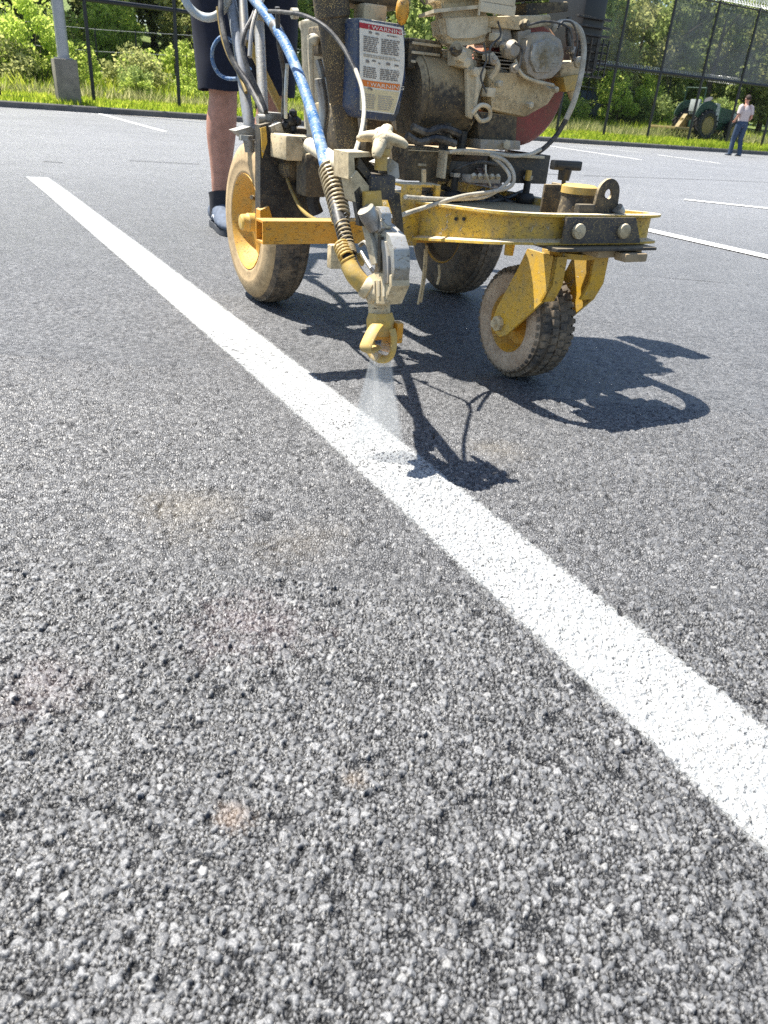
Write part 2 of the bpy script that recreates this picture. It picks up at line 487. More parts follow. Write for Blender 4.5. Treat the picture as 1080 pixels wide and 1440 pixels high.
def grid(x0, x1, y0, y1, step, hole=None):
    nx = int(round((x1 - x0) / step)) + 1; ny = int(round((y1 - y0) / step)) + 1
    X, Y = np.meshgrid(np.linspace(x0, x1, nx), np.linspace(y0, y1, ny))
    I = np.arange(nx * ny).reshape(ny, nx)
    q = np.stack([I[:-1, :-1], I[:-1, 1:], I[1:, 1:], I[1:, :-1]], -1).reshape(-1, 4)
    if hole:
        a, b, c, d = hole
        mx = X.ravel()[q].mean(1); my = Y.ravel()[q].mean(1)
        q = q[~((mx > a) & (mx < b) & (my > c) & (my < d))]
    return X.ravel(), Y.ravel(), q
NEAR = (-0.48, 0.52, 0.20, 0.74)
MID = (-0.90, 1.00, 0.10, 1.48)
OUT = (-1.70, 1.80, -0.30, 3.00)
parts = []
for rect, st, hole in ((NEAR, 0.0010, None), (MID, 0.0022, NEAR), (OUT, 0.0056, MID)):
    hl = None if hole is None else (hole[0] + st * .6, hole[1] - st * .6, hole[2] + st * .6 if hole[2] > rect[2] else hole[2] - 1, hole[3] - st * .6)
    X, Y, q = grid(*rect, st, hl)
    used = np.unique(q)
    remap = np.zeros(len(X), np.int64); remap[used] = np.arange(len(used))
    X, Y, q = X[used], Y[used], remap[q]
    Z, tone, bg_, lw_ = relief(X, Y)
    parts.append((np.stack([X, Y, Z], 1), (tone, bg_, lw_), q))
# plain sheet out to the kerb and past the sides, with graded cells
def graded(lo, hi, a, b):
    left = [a]; st = 0.25
    while left[-1] > lo: left.append(left[-1] - st); st *= 1.35
    right = [b]; st = 0.25
    while right[-1] < hi: right.append(right[-1] + st); st *= 1.35
    return np.array(sorted(left) + list(np.linspace(a, b, 24)[1:-1]) + right)
gx = graded(-60, 70, OUT[0] + .006, OUT[1] - .006); gy = graded(-40, 75, OUT[2] + .006, OUT[3] - .006)
X, Y = np.meshgrid(gx, gy)
I = np.arange(X.size).reshape(X.shape)
q = np.stack([I[:-1, :-1], I[:-1, 1:], I[1:, 1:], I[1:, :-1]], -1).reshape(-1, 4)
X, Y = X.ravel(), Y.ravel()
mx = X[q].mean(1); my = Y[q].mean(1)
q = q[~((mx > OUT[0]) & (mx < OUT[1]) & (my > OUT[2]) & (my < OUT[3])) & (mx * kn.x + my * kn.y < KD + 6)]
t = np.clip((X * kn.x + Y * kn.y - 4.5) / (KD - 4.5), 0, 1)
parts.append((np.stack([X, Y, ZF * t - 0.0012], 1), (np.full(X.shape, 0.5), np.full(X.shape, 0.04), np.full(X.shape, 0.03)), q))
off = 0; vv = []; tt = []; qq = []
for v, t_, q_ in parts:
    vv.append(v); tt.append(t_); qq.append(q_ + off); off += len(v)
vv = np.concatenate(vv); tt = [np.concatenate([t_[i] for t_ in tt]) for i in range(3)]; qq = np.concatenate(qq)

m, n, b, out = nodes_of('asphalt')
tc = N(n, 'ShaderNodeTexCoord').outputs['Object']
att = N(n, 'ShaderNodeAttribute', attribute_name='tone')
big = noise(n, 0.7, 5, 0.6, tc)
mid = noise(n, 9, 5, 0.65, tc)
fine = noise(n, 700, 3, 0.7, tc)
# worn grey stone grains bedded in black binder
dn = noise(n, 420, 2, 0.6, tc)
dvv = N(n, 'ShaderNodeVectorMath', operation='MULTIPLY_ADD'); n.links.new(dn.outputs['Color'], dvv.inputs[0]); dvv.inputs[1].default_value = (.002, .002, 0); n.links.new(tc, dvv.inputs[2])
v_e = N(n, 'ShaderNodeTexVoronoi', voronoi_dimensions='2D', feature='DISTANCE_TO_EDGE'); v_e.inputs['Scale'].default_value = 290; n.links.new(dvv.outputs[0], v_e.inputs['Vector'])
v_c = N(n, 'ShaderNodeTexVoronoi', voronoi_dimensions='2D', feature='F1'); v_c.inputs['Scale'].default_value = 290; n.links.new(dvv.outputs[0], v_c.inputs['Vector'])
sx = N(n, 'ShaderNodeSeparateColor'); n.links.new(v_c.outputs['Color'], sx.inputs[0])
grain = ramp(n, sx.outputs[0], [(0.0, (0.11, 0.111, 0.114)), (0.3, (0.20, 0.202, 0.206)), (0.7, (0.27, 0.272, 0.277)), (0.95, (0.33, 0.332, 0.336)), (1.0, (0.42, 0.415, 0.41))])
face = ramp(n, att.outputs['Fac'], [(0.0, (0.125, 0.126, 0.129)), (0.5, (0.205, 0.207, 0.211)), (0.9, (0.275, 0.277, 0.281)), (0.97, (0.33, 0.33, 0.33)), (1.0, (0.44, 0.435, 0.42))])
fv = ramp(n, dn.outputs[0], [(0.25, 0.8), (0.75, 1.18)])
facec = mixc(n, 1.0, face.outputs[0], fv.outputs[0], 'MULTIPLY')
as_ = N(n, 'ShaderNodeAttribute', attribute_name='stone'); ag_ = N(n, 'ShaderNodeAttribute', attribute_name='gap')
col = mixc(n, as_.outputs['Fac'], grain.outputs[0], facec)
gm = ramp(n, v_e.outputs['Distance'], [(0.035, 1), (0.13, 0)])
inv = N(n, 'ShaderNodeMath', operation='SUBTRACT'); inv.inputs[0].default_value = 1
ih = N(n, 'ShaderNodeMath', operation='MULTIPLY'); n.links.new(as_.outputs['Fac'], ih.inputs[0]); ih.inputs[1].default_value = .88; n.links.new(ih.outputs[0], inv.inputs[1])
gmm = N(n, 'ShaderNodeMath', operation='MULTIPLY'); n.links.new(gm.outputs[0], gmm.inputs[0]); n.links.new(inv.outputs[0], gmm.inputs[1])
gx_ = N(n, 'ShaderNodeMath', operation='MAXIMUM'); n.links.new(gmm.outputs[0], gx_.inputs[0]); n.links.new(ag_.outputs['Fac'], gx_.inputs[1])
patch = ramp(n, noise(n, 60, 3, .6, tc).outputs[0], [(0.35, 0.9), (0.62, 1.0)])
col = mixc(n, gx_.outputs[0], col, (0.016, 0.017, 0.019))
v2 = ramp(n, big.outputs[0], [(0.3, 0.90), (0.7, 1.12)])
col = mixc(n, 1.0, col, v2.outputs[0], 'MULTIPLY')
v3 = ramp(n, mid.outputs[0], [(0.3, 0.90), (0.7, 1.10)])
col = mixc(n, 1.0, col, v3.outputs[0], 'MULTIPLY')
v4 = ramp(n, noise(n, 45, 3, .6, tc).outputs[0], [(0.32, 0.82), (0.62, 1.08)])
col = mixc(n, 1.0, col, v4.outputs[0], 'MULTIPLY')
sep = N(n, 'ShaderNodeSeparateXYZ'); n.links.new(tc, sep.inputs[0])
mr = N(n, 'ShaderNodeMapRange'); n.links.new(sep.outputs[1], mr.inputs[0]); mr.inputs[1].default_value = 1.0; mr.inputs[2].default_value = 6.5; mr.inputs[3].default_value = 0.70; mr.inputs[4].default_value = 1.45   # paving painted lighter with distance, in place of the grazing light there
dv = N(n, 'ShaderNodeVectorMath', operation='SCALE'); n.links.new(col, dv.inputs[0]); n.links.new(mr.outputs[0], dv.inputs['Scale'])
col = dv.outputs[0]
# faint rusty and pink stains
st_n = noise(n, 85, 3, .7, tc)
for (px, py), rad, cc, amt in (((350, 880), .11, (0.30, 0.18, 0.19), .22), ((325, 1140), .03, (0.36, 0.26, 0.19), .55), ((260, 715), .16, (0.29, 0.24, 0.16), .28),
                               ((700, 632), .10, (0.30, 0.25, 0.17), .25), ((60, 960), .09, (0.28, 0.18, 0.18), .2), ((500, 1095), .02, (0.34, 0.26, 0.18), .4), ((430, 765), .12, (0.29, 0.24, 0.17), .2)):
    p = gnd(px, py)
    vm = N(n, 'ShaderNodeVectorMath', operation='DISTANCE')
    n.links.new(tc, vm.inputs[0]); vm.inputs[1].default_value = (p.x, p.y, 0)
    mm = N(n, 'ShaderNodeMath', operation='MULTIPLY_ADD')
    n.links.new(mid.outputs[0], mm.inputs[0]); mm.inputs[1].default_value = rad * 1.6
    n.links.new(vm.outputs['Value'], mm.inputs[2])
    mm2 = N(n, 'ShaderNodeMath', operation='MULTIPLY_ADD'); n.links.new(st_n.outputs[0], mm2.inputs[0]); mm2.inputs[1].default_value = rad * 1.1; n.links.new(mm.outputs[0], mm2.inputs[2])
    f = ramp(n, mm2.outputs[0], [(rad * .55, min(1, amt * 1.5)), (rad * 2.0, 0)])
    col = mixc(n, f.outputs[0], col, cc)
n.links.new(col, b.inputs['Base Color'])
rgh = ramp(n, fine.outputs[0], [(0.3, 0.32), (0.7, 0.55)]); n.links.new(rgh.outputs[0], b.inputs['Roughness'])
b.inputs['Specular IOR Level'].default_value = 0.55
hgt = ramp(n, v_e.outputs['Distance'], [(0.0, 0), (0.22, 0.75), (0.5, 1)])
hi_ = N(n, 'ShaderNodeMath', operation='MULTIPLY'); n.links.new(hgt.outputs[0], hi_.inputs[0]); n.links.new(inv.outputs[0], hi_.inputs[1])
sc_h = N(n, 'ShaderNodeMath', operation='MULTIPLY_ADD'); n.links.new(sx.outputs[1], sc_h.inputs[0]); sc_h.inputs[1].default_value = .5; n.links.new(hi_.outputs[0], sc_h.inputs[2])
ad = N(n, 'ShaderNodeMath', operation='MULTIPLY_ADD'); n.links.new(fine.outputs[0], ad.inputs[0]); ad.inputs[1].default_value = .35; n.links.new(sc_h.outputs[0], ad.inputs[2])
bump(n, b, ad.outputs[0], 0.0013)

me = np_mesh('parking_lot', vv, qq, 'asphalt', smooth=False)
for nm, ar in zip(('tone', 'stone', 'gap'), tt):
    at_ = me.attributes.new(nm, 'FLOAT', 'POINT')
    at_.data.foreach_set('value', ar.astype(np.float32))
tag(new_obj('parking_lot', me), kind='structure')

# ------------------------------------------------------------------ painted lines
m, n, b, out = nodes_of('line_paint')
tc = N(n, 'ShaderNodeTexCoord').outputs['Object']
n1 = noise(n, 60, 4, 0.6, tc); n2 = noise(n, 2.0, 3, 0.6, tc)
r1 = ramp(n, n1.outputs[0], [(0.3, (0.40, 0.412, 0.408)), (0.7, (0.50, 0.51, 0.503))])
r2 = ramp(n, n2.outputs[0], [(0.3, (0.93, 0.93, 0.93)), (0.7, (1, 1, 1))])
pc = mixc(n, 1.0, r1.outputs[0], r2.outputs[0], 'MULTIPLY')
# the joints between the stones show through as hair-thin dark cracks
dn = noise(n, 300, 2, 0.6, tc)
dvv = N(n, 'ShaderNodeVectorMath', operation='MULTIPLY_ADD'); n.links.new(dn.outputs['Color'], dvv.inputs[0]); dvv.inputs[1].default_value = (.004, .004, 0); n.links.new(tc, dvv.inputs[2])
ve = N(n, 'ShaderNodeTexVoronoi', voronoi_dimensions='2D', feature='DISTANCE_TO_EDGE'); ve.inputs['Scale'].default_value = 120; n.links.new(dvv.outputs[0], ve.inputs['Vector'])
msk = noise(n, 90, 3, 0.6, tc)
ck = N(n, 'ShaderNodeMath', operation='MULTIPLY_ADD'); n.links.new(msk.outputs[0], ck.inputs[0]); ck.inputs[1].default_value = .22; n.links.new(ve.outputs['Distance'], ck.inputs[2])
cf_ = ramp(n, ck.outputs[0], [(0.10, 0.45), (0.17, 0)])
n.links.new(mixc(n, cf_.outputs[0], pc, (0.17, 0.175, 0.18)), b.inputs['Base Color'])
b.inputs['Roughness'].default_value = 0.6
vg = N(n, 'ShaderNodeTexVoronoi', voronoi_dimensions='2D', feature='F1'); vg.inputs['Scale'].default_value = 230; n.links.new(dvv.outputs[0], vg.inputs['Vector'])
bh = N(n, 'ShaderNodeMath', operation='MULTIPLY_ADD'); n.links.new(noise(n, 420, 3, 0.7, tc).outputs[0], bh.inputs[0]); bh.inputs[1].default_value = .8; n.links.new(vg.outputs['Distance'], bh.inputs[2])
bump(n, b, bh.outputs[0], 0.0024)
# sprayed edge: droplets thin out; paint also thins in the deepest pores
cv = N(n, 'ShaderNodeAttribute', attribute_name='cover')
gr = noise(n, 900, 2, 0.5, tc)
gr2 = noise(n, 150, 2, 0.5, tc)
su = N(n, 'ShaderNodeMath', operation='ADD'); n.links.new(gr.outputs[0], su.inputs[0]); n.links.new(gr2.outputs[0], su.inputs[1])
ha = N(n, 'ShaderNodeMath', operation='MULTIPLY_ADD'); n.links.new(su.outputs[0], ha.inputs[0]); ha.inputs[1].default_value = -1.0; n.links.new(cv.outputs['Fac'], ha.inputs[2])
al = N(n, 'ShaderNodeMapRange'); n.links.new(ha.outputs[0], al.inputs[0]); al.inputs[1].default_value = -0.75; al.inputs[2].default_value = -0.25
n.links.new(al.outputs[0], b.inputs['Alpha'])

U0, U1 = -0.546, -0.436            # the wide line beside the machine, in the machine's own frame
end_w = -Q(60, 248, z=0).y
vs, qs, cs, off = [], [], [], 0
for (wa, wb, dw, du) in ((1.12, 1.86, 0.0016, 0.0016), (0.5, 1.12, 0.003, 0.0026), (-0.95, 0.5, 0.007, 0.0045), (end_w, -0.95, 0.10, 0.006)):
    us = np.linspace(U0 - 0.016, U1 + 0.016, int(round(.142 / du)) + 1); ws = np.linspace(wa, wb, max(2, int(round((wb - wa) / dw)) + 1))
    UU, WW = np.meshgrid(us, ws)
    I = np.arange(UU.size).reshape(UU.shape)
    q = np.stack([I[:-1, :-1], I[:-1, 1:], I[1:, 1:], I[1:, :-1]], -1).reshape(-1, 4)
    UU, WW = UU.ravel(), WW.ravel()
    US = UU - .022 * np.maximum(0, .9 - WW)          # the line swings a touch away from the machine's track
    X = MO.x + LA.x * US + FW.x * WW; Y = MO.y + LA.y * US + FW.y * WW
    Z = relief(X, Y)[0]
    G_ = np.array([zg(x, y) for x, y in zip(X, Y)])
    if wa < -.9 and wb <= -.9: Z = Z * 0 - .0012
    lift = 0.0004 + 0.0020 * sstep(1.4, 2.6, Y)
    Zp = G_ + np.maximum(Z * 0.86, -.0058) + lift
    inside = np.minimum(UU - U0, U1 - UU) + 0.0025 * (vnoise(X, Y, 0.03, 72) - .5)
    cover = 1.45 * sstep(-0.017, 0.013, inside) - 0.30 * sstep(0.0030, 0.0056, -Z) * (Y < 2.3)
    vs.append(np.stack([X, Y, Zp], 1)); qs.append(q + off); cs.append(cover); off += len(X)
vs = np.concatenate(vs); qs = np.concatenate(qs); cs = np.concatenate(cs)
me = np_mesh('painted_line', vs, qs, 'line_paint', smooth=True)
at_ = me.attributes.new('cover', 'FLOAT', 'POINT'); at_.data.foreach_set('value', cs.astype(np.float32))
tag(new_obj('painted_line', me), 'wide fresh white line running under the spray gun', 'painted line', kind='structure')

def far_line(p0, p1, width=0.10, name='painted_line', dz=0.004):
    p0, p1 = Vector(p0), Vector(p1)
    d = (p1 - p0); d.z = 0; L = d.length; d.normalize()
    s = Vector((-d.y, d.x, 0)) * width / 2
    k = max(2, int(L / 0.5))
    mb = MB()
    row = []
    for i in range(k + 1):
        p = p0 + d * (L * i / k)
        a, c = p - s, p + s
        row.append((mb.bm.verts.new((a.x, a.y, zg(a.x, a.y) + dz)), mb.bm.verts.new((c.x, c.y, zg(c.x, c.y) + dz))))
    for i in range(k):
        mb.bm.faces.new((row[i][0], row[i][1], row[i + 1][1], row[i + 1][0]))
    o = mb.build(name, 'bay_line_white', smooth=0)
    return tag(o, kind='structure')
for a, c in (((962, 281), (1130, 299)), ((880, 317), (1150, 378)), ((770, 205), (902, 225)), ((925, 218), (1012, 230)), ((140, 160), (231, 185)), ((800, 206), (905, 215))):
    far_line(gnd(*a), gnd(*c), 0.105)
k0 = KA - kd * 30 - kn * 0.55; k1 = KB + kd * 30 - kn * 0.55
far_line(k0, k1, 0.10)  # white strip painted in for the gutter's bright reflection
plain('crack_seal', (.05, .05, .052), .6)
for a, c in (((820, 247), (1000, 253)), ((1000, 253), (1130, 259)), ((700, 243), (800, 246)), ((60, 227), (88, 229)), ((182, 226), (280, 231))):
    o = far_line(gnd(*a), gnd(*c), 0.028, 'crack_seal')
    o.data.materials.clear(); o.data.materials.append(MATS['crack_seal'])
# ------------------------------------------------------------------ the line striping machine
LM = empty('line_striper', MO, R(30))
tag(LM, 'walk-behind line striping machine, dirty yellow frame with engine, spraying the white line', 'line striper')
X_, Y_, Z_ = Vector((1, 0, 0)), Vector((0, 1, 0)), Vector((0, 0, 1))
def part(mb, name, mat, parent=None, smooth=35):
    return mb.build(name, mat, parent or LM, smooth=smooth)

# ---- rear wheels
def rear_wheel(u, side):
    """side -1: outer face looks towards -u"""
    s = side
    RW, hw = 0.205, 0.054
    o = V(u, 0, RW)
    ax = Vector((s, 0, 0))
    rim = MB().lathe([(hw * .55, 0.030), (hw * .50, 0.034), (hw * .30, 0.075), (hw * .28, 0.088), (hw * .75, 0.104), (hw * .98, 0.112), (hw * 1.06, 0.118), (hw * .9, 0.121), (-hw * .9, 0.121), (-hw * 1.0, 0.114), (-hw * .6, 0.10), (-hw * .5, 0.03)], o, ax, 48)
    w = part(rim, 'rear_wheel', 'rim_paint')
    prof = [(-hw * .92, 0.112), (-hw * 1.04, 0.128), (-hw * 1.10, 0.150), (-hw * 1.05, 0.172), (-hw * .86, 0.190), (-hw * .55, 0.2005), (0, 0.205), (hw * .55, 0.2005), (hw * .86, 0.190), (hw * 1.05, 0.172), (hw * 1.10, 0.150), (hw * 1.04, 0.128), (hw * .92, 0.112)]
    ty = part(MB().lathe(prof[2:-2], o, ax, 72, cap=False), 'tyre', 'tread_rubber', w, 60)
    for sg in (1, -1):
        pr = [(hw * .90 * sg, 0.1105), (hw * 1.05 * sg, 0.122), (hw * 1.075 * sg, 0.1265), (hw * 1.06 * sg, 0.130), (hw * 1.125 * sg, 0.148), (hw * 1.13 * sg, 0.152), (hw * 1.105 * sg, 0.157), (hw * 1.08 * sg, 0.170), (hw * .99 * sg, 0.180), (hw * .90 * sg, 0.1885), (hw * .80 * sg, 0.1925)]
        sw = MB().lathe(pr, o, ax, 72, cap=False)
        part(sw, 'sidewall', 'dusty_sidewall' if sg > 0 else 'tread_rubber', w, 50)  # inner sidewall darker: shade as well as dirt put into its colour
    # shallow tread bars
    tr = MB()
    for k in range(60):
        a = 2 * math.pi * k / 60
        for off, da in ((-.62, 0), (-.2, .05), (.22, 0), (.64, .05)):
            aa = a + da
            M = Matrix.Translation(o) @ Matrix.Rotation(aa, 4, 'X') @ Matrix.Translation((off * hw * .78, 0, 0.2045 - abs(off) ** 2 * 0.009))
            tr.box((-0.007, -0.0075, -0.003), (0.007, 0.0075, 0.0016), 0, M)
    part(tr, 'tread', 'tread_rubber', w, 0)
    part(MB().lathe([(hw * .2, 0.012), (hw * .3, 0.022), (hw * .95, 0.0235), (hw * 1.02, 0.021), (hw * 1.25, 0.0205), (hw * 1.33, 0.016), (hw * 1.36, 0.004)], o, ax, 28), 'hub_cap', 'gold_overspray', w)
    part(MB().lathe([(-hw * .62, .002), (-hw * .64, .10), (-hw * .9, .108), (-hw * .92, .1185), (-hw * .70, .119), (-hw * .58, .10), (-hw * .56, .002)], o, ax, 40), 'inner_dish', 'rim_inner', w)  # added disc, dark with dirt and painted shade
    vs_ = o + ax * hw * .32 + Vector((0, -0.010, 0.058))
    part(MB().tube([vs_, vs_ + ax * 0.034 + Vector((0, -0.022, 0.008))], [0.0075, 0.0055], 10), 'valve_stem', 'dark_dusty', w)
    return w
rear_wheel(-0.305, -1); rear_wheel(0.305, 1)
part(MB().cyl(V(-.25, 0, .205), V(.25, 0, .205), 0.013), 'rear_axle', 'black_steel')

# ---- front wheel with knobbly tread, in its fork
FR, FHW = 0.117, 0.043
fo = V(0.0, 0.765, FR)
axl = Vector((-1, 0, 0))
fw = part(MB().lathe([(FHW * .5, 0.016), (FHW * .42, 0.028), (FHW * .34, 0.040), (FHW * .34, 0.046), (FHW * .86, 0.056), (FHW * 1.02, 0.0615), (FHW * .9, 0.064), (-FHW * .9, 0.064), (-FHW * 1.02, 0.0615), (-FHW * .4, 0.046), (-FHW * .4, 0.016)], fo, axl, 40), 'front_wheel', 'rim_paint')
part(MB().lathe([(FHW * 1.08, 0.082), (FHW * 1.05, 0.098), (FHW * .8, 0.107), (FHW * .4, 0.1105), (0, 0.1115), (-FHW * .4, 0.1105), (-FHW * .8, 0.107), (-FHW * 1.05, 0.098), (-FHW * 1.08, 0.082)], fo, axl, 64, cap=False), 'tyre', 'tread_rubber', fw, 60)
sw = MB()
for sg in (1, -1):
    sw.lathe([(FHW * .9 * sg, 0.0575), (FHW * 1.06 * sg, 0.064), (FHW * 1.10 * sg, 0.067), (FHW * 1.09 * sg, 0.070), (FHW * 1.16 * sg, 0.082), (FHW * 1.15 * sg, 0.092), (FHW * 1.08 * sg, 0.1005), (FHW * .98 * sg, 0.1045)], fo, axl, 64, cap=False)
part(sw, 'sidewall', 'spattered_sidewall', fw, 50)
tr = MB()
for k in range(40):
    a = 2 * math.pi * k / 40
    for off, da in ((-.70, 0), (-.24, .5), (.24, 0), (.70, .5)):
        M = Matrix.Translation(fo) @ Matrix.Rotation(a + da * 2 * math.pi / 40, 4, 'X') @ Matrix.Translation((off * FHW, 0, 0.1115 - abs(off) ** 2 * 0.0085)) @ Matrix.Rotation(-off * 0.42, 4, 'Y')
        tr.box((-0.0078, -0.0064, -0.004), (0.0078, 0.0064, 0.0050), 0.001, M)
    for sg in (-1, 1):   # side lugs that run onto the sidewall
        M = Matrix.Translation(fo) @ Matrix.Rotation(a + (0 if sg < 0 else .5) * 2 * math.pi / 40, 4, 'X') @ Matrix.Translation((sg * FHW * 1.04, 0, 0.100)) @ Matrix.Rotation(-sg * 1.15, 4, 'Y')
        tr.box((-0.004, -0.0048, -0.003), (0.0060, 0.0048, 0.0026), 0.001, M)
part(tr, 'tread', 'tread_rubber', fw, 30)
part(MB().lathe([(-FHW * 1.4, 0.006), (-FHW * 1.4, 0.0075), (FHW * 1.5, 0.0075), (FHW * 1.5, 0.016), (FHW * 1.75, 0.016), (FHW * 1.78, 0.008), (FHW * 1.95, 0.008)], fo, axl, 8), 'axle_bolt', 'tan_overspray', fw, 30)
part(MB().lathe([(FHW * .3, 0.020), (FHW * 1.45, 0.018)], fo, axl, 20), 'hub', 'rim_paint', fw)
# fork: crown and two bent blades
fk = MB()
PV = (0.0, 0.865)
fk.lathe([(0, 0.030), (0, 0.052), (0.010, 0.052), (0.010, 0.034), (0.035, 0.030)], V(PV[0], PV[1], 0.272), Z_, 28)
fork = part(fk, 'front_fork', 'yellow_paint')
for sg in (-1, 1):
    u = sg * 0.064
    poly = [(0.905, 0.277), (0.820, 0.277), (0.800, 0.235), (0.752, 0.150), (0.740, 0.118), (0.748, 0.098), (0.772, 0.090), (0.795, 0.100), (0.888, 0.190), (0.905, 0.225)]
    bl = MB()
    bl.prism([V(u - 0.003, w, z) for w, z in poly], (0.006, 0, 0))
    # folded edge flange on the front of the blade
    bl.prism([V(u - 0.003, 0.905, 0.277), V(u - 0.003, 0.905, 0.225), V(u - 0.003, 0.888, 0.190), V(u - 0.003, 0.882, 0.190), V(u - 0.003, 0.899, 0.226), V(u - 0.003, 0.899, 0.277)], (-sg * 0.030, 0, 0))
    part(bl, 'fork_blade', 'yellow_paint', fork, 30)

# ---- frame: a channel bent into a U round the front
FPATH = []
for w in np.linspace(0.50, 0.84, 8): FPATH.append((-0.20, w))
for k in range(1, 9):
    a = math.pi / 2 * k / 8
    FPATH.append((-0.20 + 0.11 * (1 - math.cos(a)), 0.84 + 0.11 * math.sin(a)))
FPATH += [(u, 0.95) for u in (-0.04, 0.0, 0.04)]
FPATH += [(-u, w) for u, w in reversed(FPATH[:-3])]
def fz(w): return 0.306 - 0.135 * (0.95 - w), 0.357 - 0.065 * (0.95 - w)
fr = MB()
rg = []
for i, (u, w) in enumerate(FPATH):
    a = Vector(FPATH[max(i - 1, 0)]); c = Vector(FPATH[min(i + 1, len(FPATH) - 1)])
    t = (c - a).normalized(); nx, nw = -t.y, t.x           # outward
    zb, zt = fz(w)
    D_ = 0.017; T = 0.0045
    prof = [(0, zt), (0, zt - T), (-D_, zt - T - .004), (-D_, zb + T + .004), (0, zb + T), (0, zb), (-D_ - T, zb), (-D_ - T, zt)]
    rg.append([V(u + nx * d, w + nw * d, z) for d, z in prof])
fr.rings(rg)
frame = part(fr, 'frame', 'frame_yellow', None, 40)
# front plate with two bolts
fp = MB()
fp.prism([V(-0.100, 0.951, 0.3535), V(0.063, 0.951, 0.3535), V(0.088, 0.951, 0.3095), V(-0.100, 0.951, 0.3095)], (0, -0.006, 0))
pl = part(fp, 'front_plate', 'plate_dark', frame, 30)
for u in (-0.072, 0.036):
    part(MB().lathe([(0, 0.0125), (0.004, 0.0135), (0.008, 0.0128), (0.010, 0.009), (0.0105, 0.002)], V(u, 0.957, 0.331), -Y_, 14), 'bolt', 'tan_overspray', pl, 50)
part(MB().box(V(-0.125, 0.86, 0.2985), V(0.115, 0.975, 0.3045), 0.002), 'bottom_plate', 'black_steel', frame)
part(MB().box(V(-0.01, 0.885, 0.283), V(0.10, 0.955, 0.296), 0.003).box(V(0.03, .955, .280), V(0.085, .985, .295), .003), 'wood_block', 'wood', frame)
part(MB().cyl(V(-.095, .80, .300), V(-.095, .80, .262), .011, .009).lathe([(0, .019), (.008, .019)], V(-.095, .80, .292), Z_, 14), 'stop_bolt', 'yellow_paint', frame)
part(MB().cyl(V(-.06, .885, .300), V(-.06, .885, .284), .008), 'lower_bolt', 'tan_overspray', frame)
# deck and the upright bracket of the gun bar
part(MB().box(V(-0.178, 0.30, 0.318), V(0.178, 0.78, 0.324), 0.002), 'deck', 'dark_dusty', frame)
ub = MB()
a = Q(566, 262, w=.60); c = Q(601, 345, w=.60)
ub.box((a.x, a.y, 0.246), (a.x + .045, a.y + .006, 0.366), .002)
ub.box((a.x + .041, a.y, 0.335), (a.x + .047, a.y + .05, 0.366), .002)
ub.box((a.x, a.y + .006, 0.360), (a.x + .095, a.y + .05, 0.366), .002)
ub.box((a.x + .08, a.y, 0.335), (a.x + .092, a.y + .012, 0.366), .002)
part(ub, 'upright_bracket', 'frame_yellow', frame)
part(MB().cyl(Q(596, 262, w=.58), Q(596, 238, w=.58), .005), 'stud', 'tan_overspray', frame)
# gun bar: orange square tube, open at its end
gb = MB()
for (y0, y1, z0, z1) in ((0, .042, .286, .290), (0, .042, .247, .251), (0, .004, .251, .286), (.038, .042, .251, .286)):
    gb.box((-0.518, -.57 + y0, z0), (0.19, -.57 + y1, z1))
part(gb, 'gun_bar', 'orange_paint', frame, 0)
for px in (641, 652):
    part(MB().cyl(Q(px, 308, u=-.188), Q(px, 308, u=-.178), .0035, n=8), 'frame_hole', 'black_plastic', frame)

# ---- on top of the nose: pivot cap, lug, locking T-handle
part(MB().lathe([(0, .034), (.020, .032), (.034, .031), (.035, .0325), (.047, .0325), (.050, .028), (.051, .004)], V(0, .862, .345), Z_, 28), 'pivot_housing', 'dark_dusty')
part(MB().lathe([(0, .0335), (.012, .0335), (.015, .028), (.0155, .003)], V(0, .862, .383), Z_, 28), 'pivot_cap', 'gold_overspray')
lg = MB()
c0 = Q(854, 283, w=.925)
n_ = 24
outl = [c0 + Vector((.026 * math.cos(math.pi * k / 12), 0, .012 + .026 * math.sin(math.pi * k / 12))) for k in range(13)] + [c0 + Vector((-.030, 0, -.025)), c0 + Vector((.030, 0, -.025))]
hole = [c0 + Vector((.009 * math.cos(2 * math.pi * k / 15 ), 0, .012 + .009 * math.sin(2 * math.pi * k / 15))) for k in range(15)]
A = [lg.bm.verts.new(p) for p in outl]; B = [lg.bm.verts.new(p) for p in hole]
A2 = [lg.bm.verts.new(p + Vector((0, .006, 0))) for p in outl]; B2 = [lg.bm.verts.new(p + Vector((0, .006, 0))) for p in hole]
for k in range(15):
    j = (k + 1) % 15
    lg.bm.faces.new((A[k], A[j], B[j], B[k])); lg.bm.faces.new((A2[k], B2[k], B2[j], A2[j]))
    lg.bm.faces.new((A[k], A2[k], A2[j], A[j])); lg.bm.faces.new((B[k], B[j], B2[j], B2[k]))
part(lg, 'lug', 'dark_dusty', None, 30)
part(MB().box(c0 + Vector((-.065, -.002, -.026)), c0 + Vector((-.028, .012, -.006)), .002), 'lug_foot', 'black_steel')
part(MB().cyl(Q(868, 292, w=.93), Q(872, 300, w=.93), .010), 'lug_nut', 'steel_grey')
th = MB()
p = Q(796, 233, w=.80)
th.box(p + Vector((-.034, -.008, -.008)), p + Vector((.034, .008, .009)), .003)
th.box(p + Vector((-.028, -.009, -.004)), p + Vector((.028, .009, .003)), .001)
th.cyl(p + Vector((0, 0, -.006)), p + Vector((-.001, 0, -.026)), .013, .011)
part(th, 't_handle', 'black_plastic')
part(MB().cyl(p + Vector((0, 0, -.02)), Q(788, 306, w=.80), .0042, n=10), 't_handle_stem', 'black_steel')
a = Q(767, 259, w=.76)
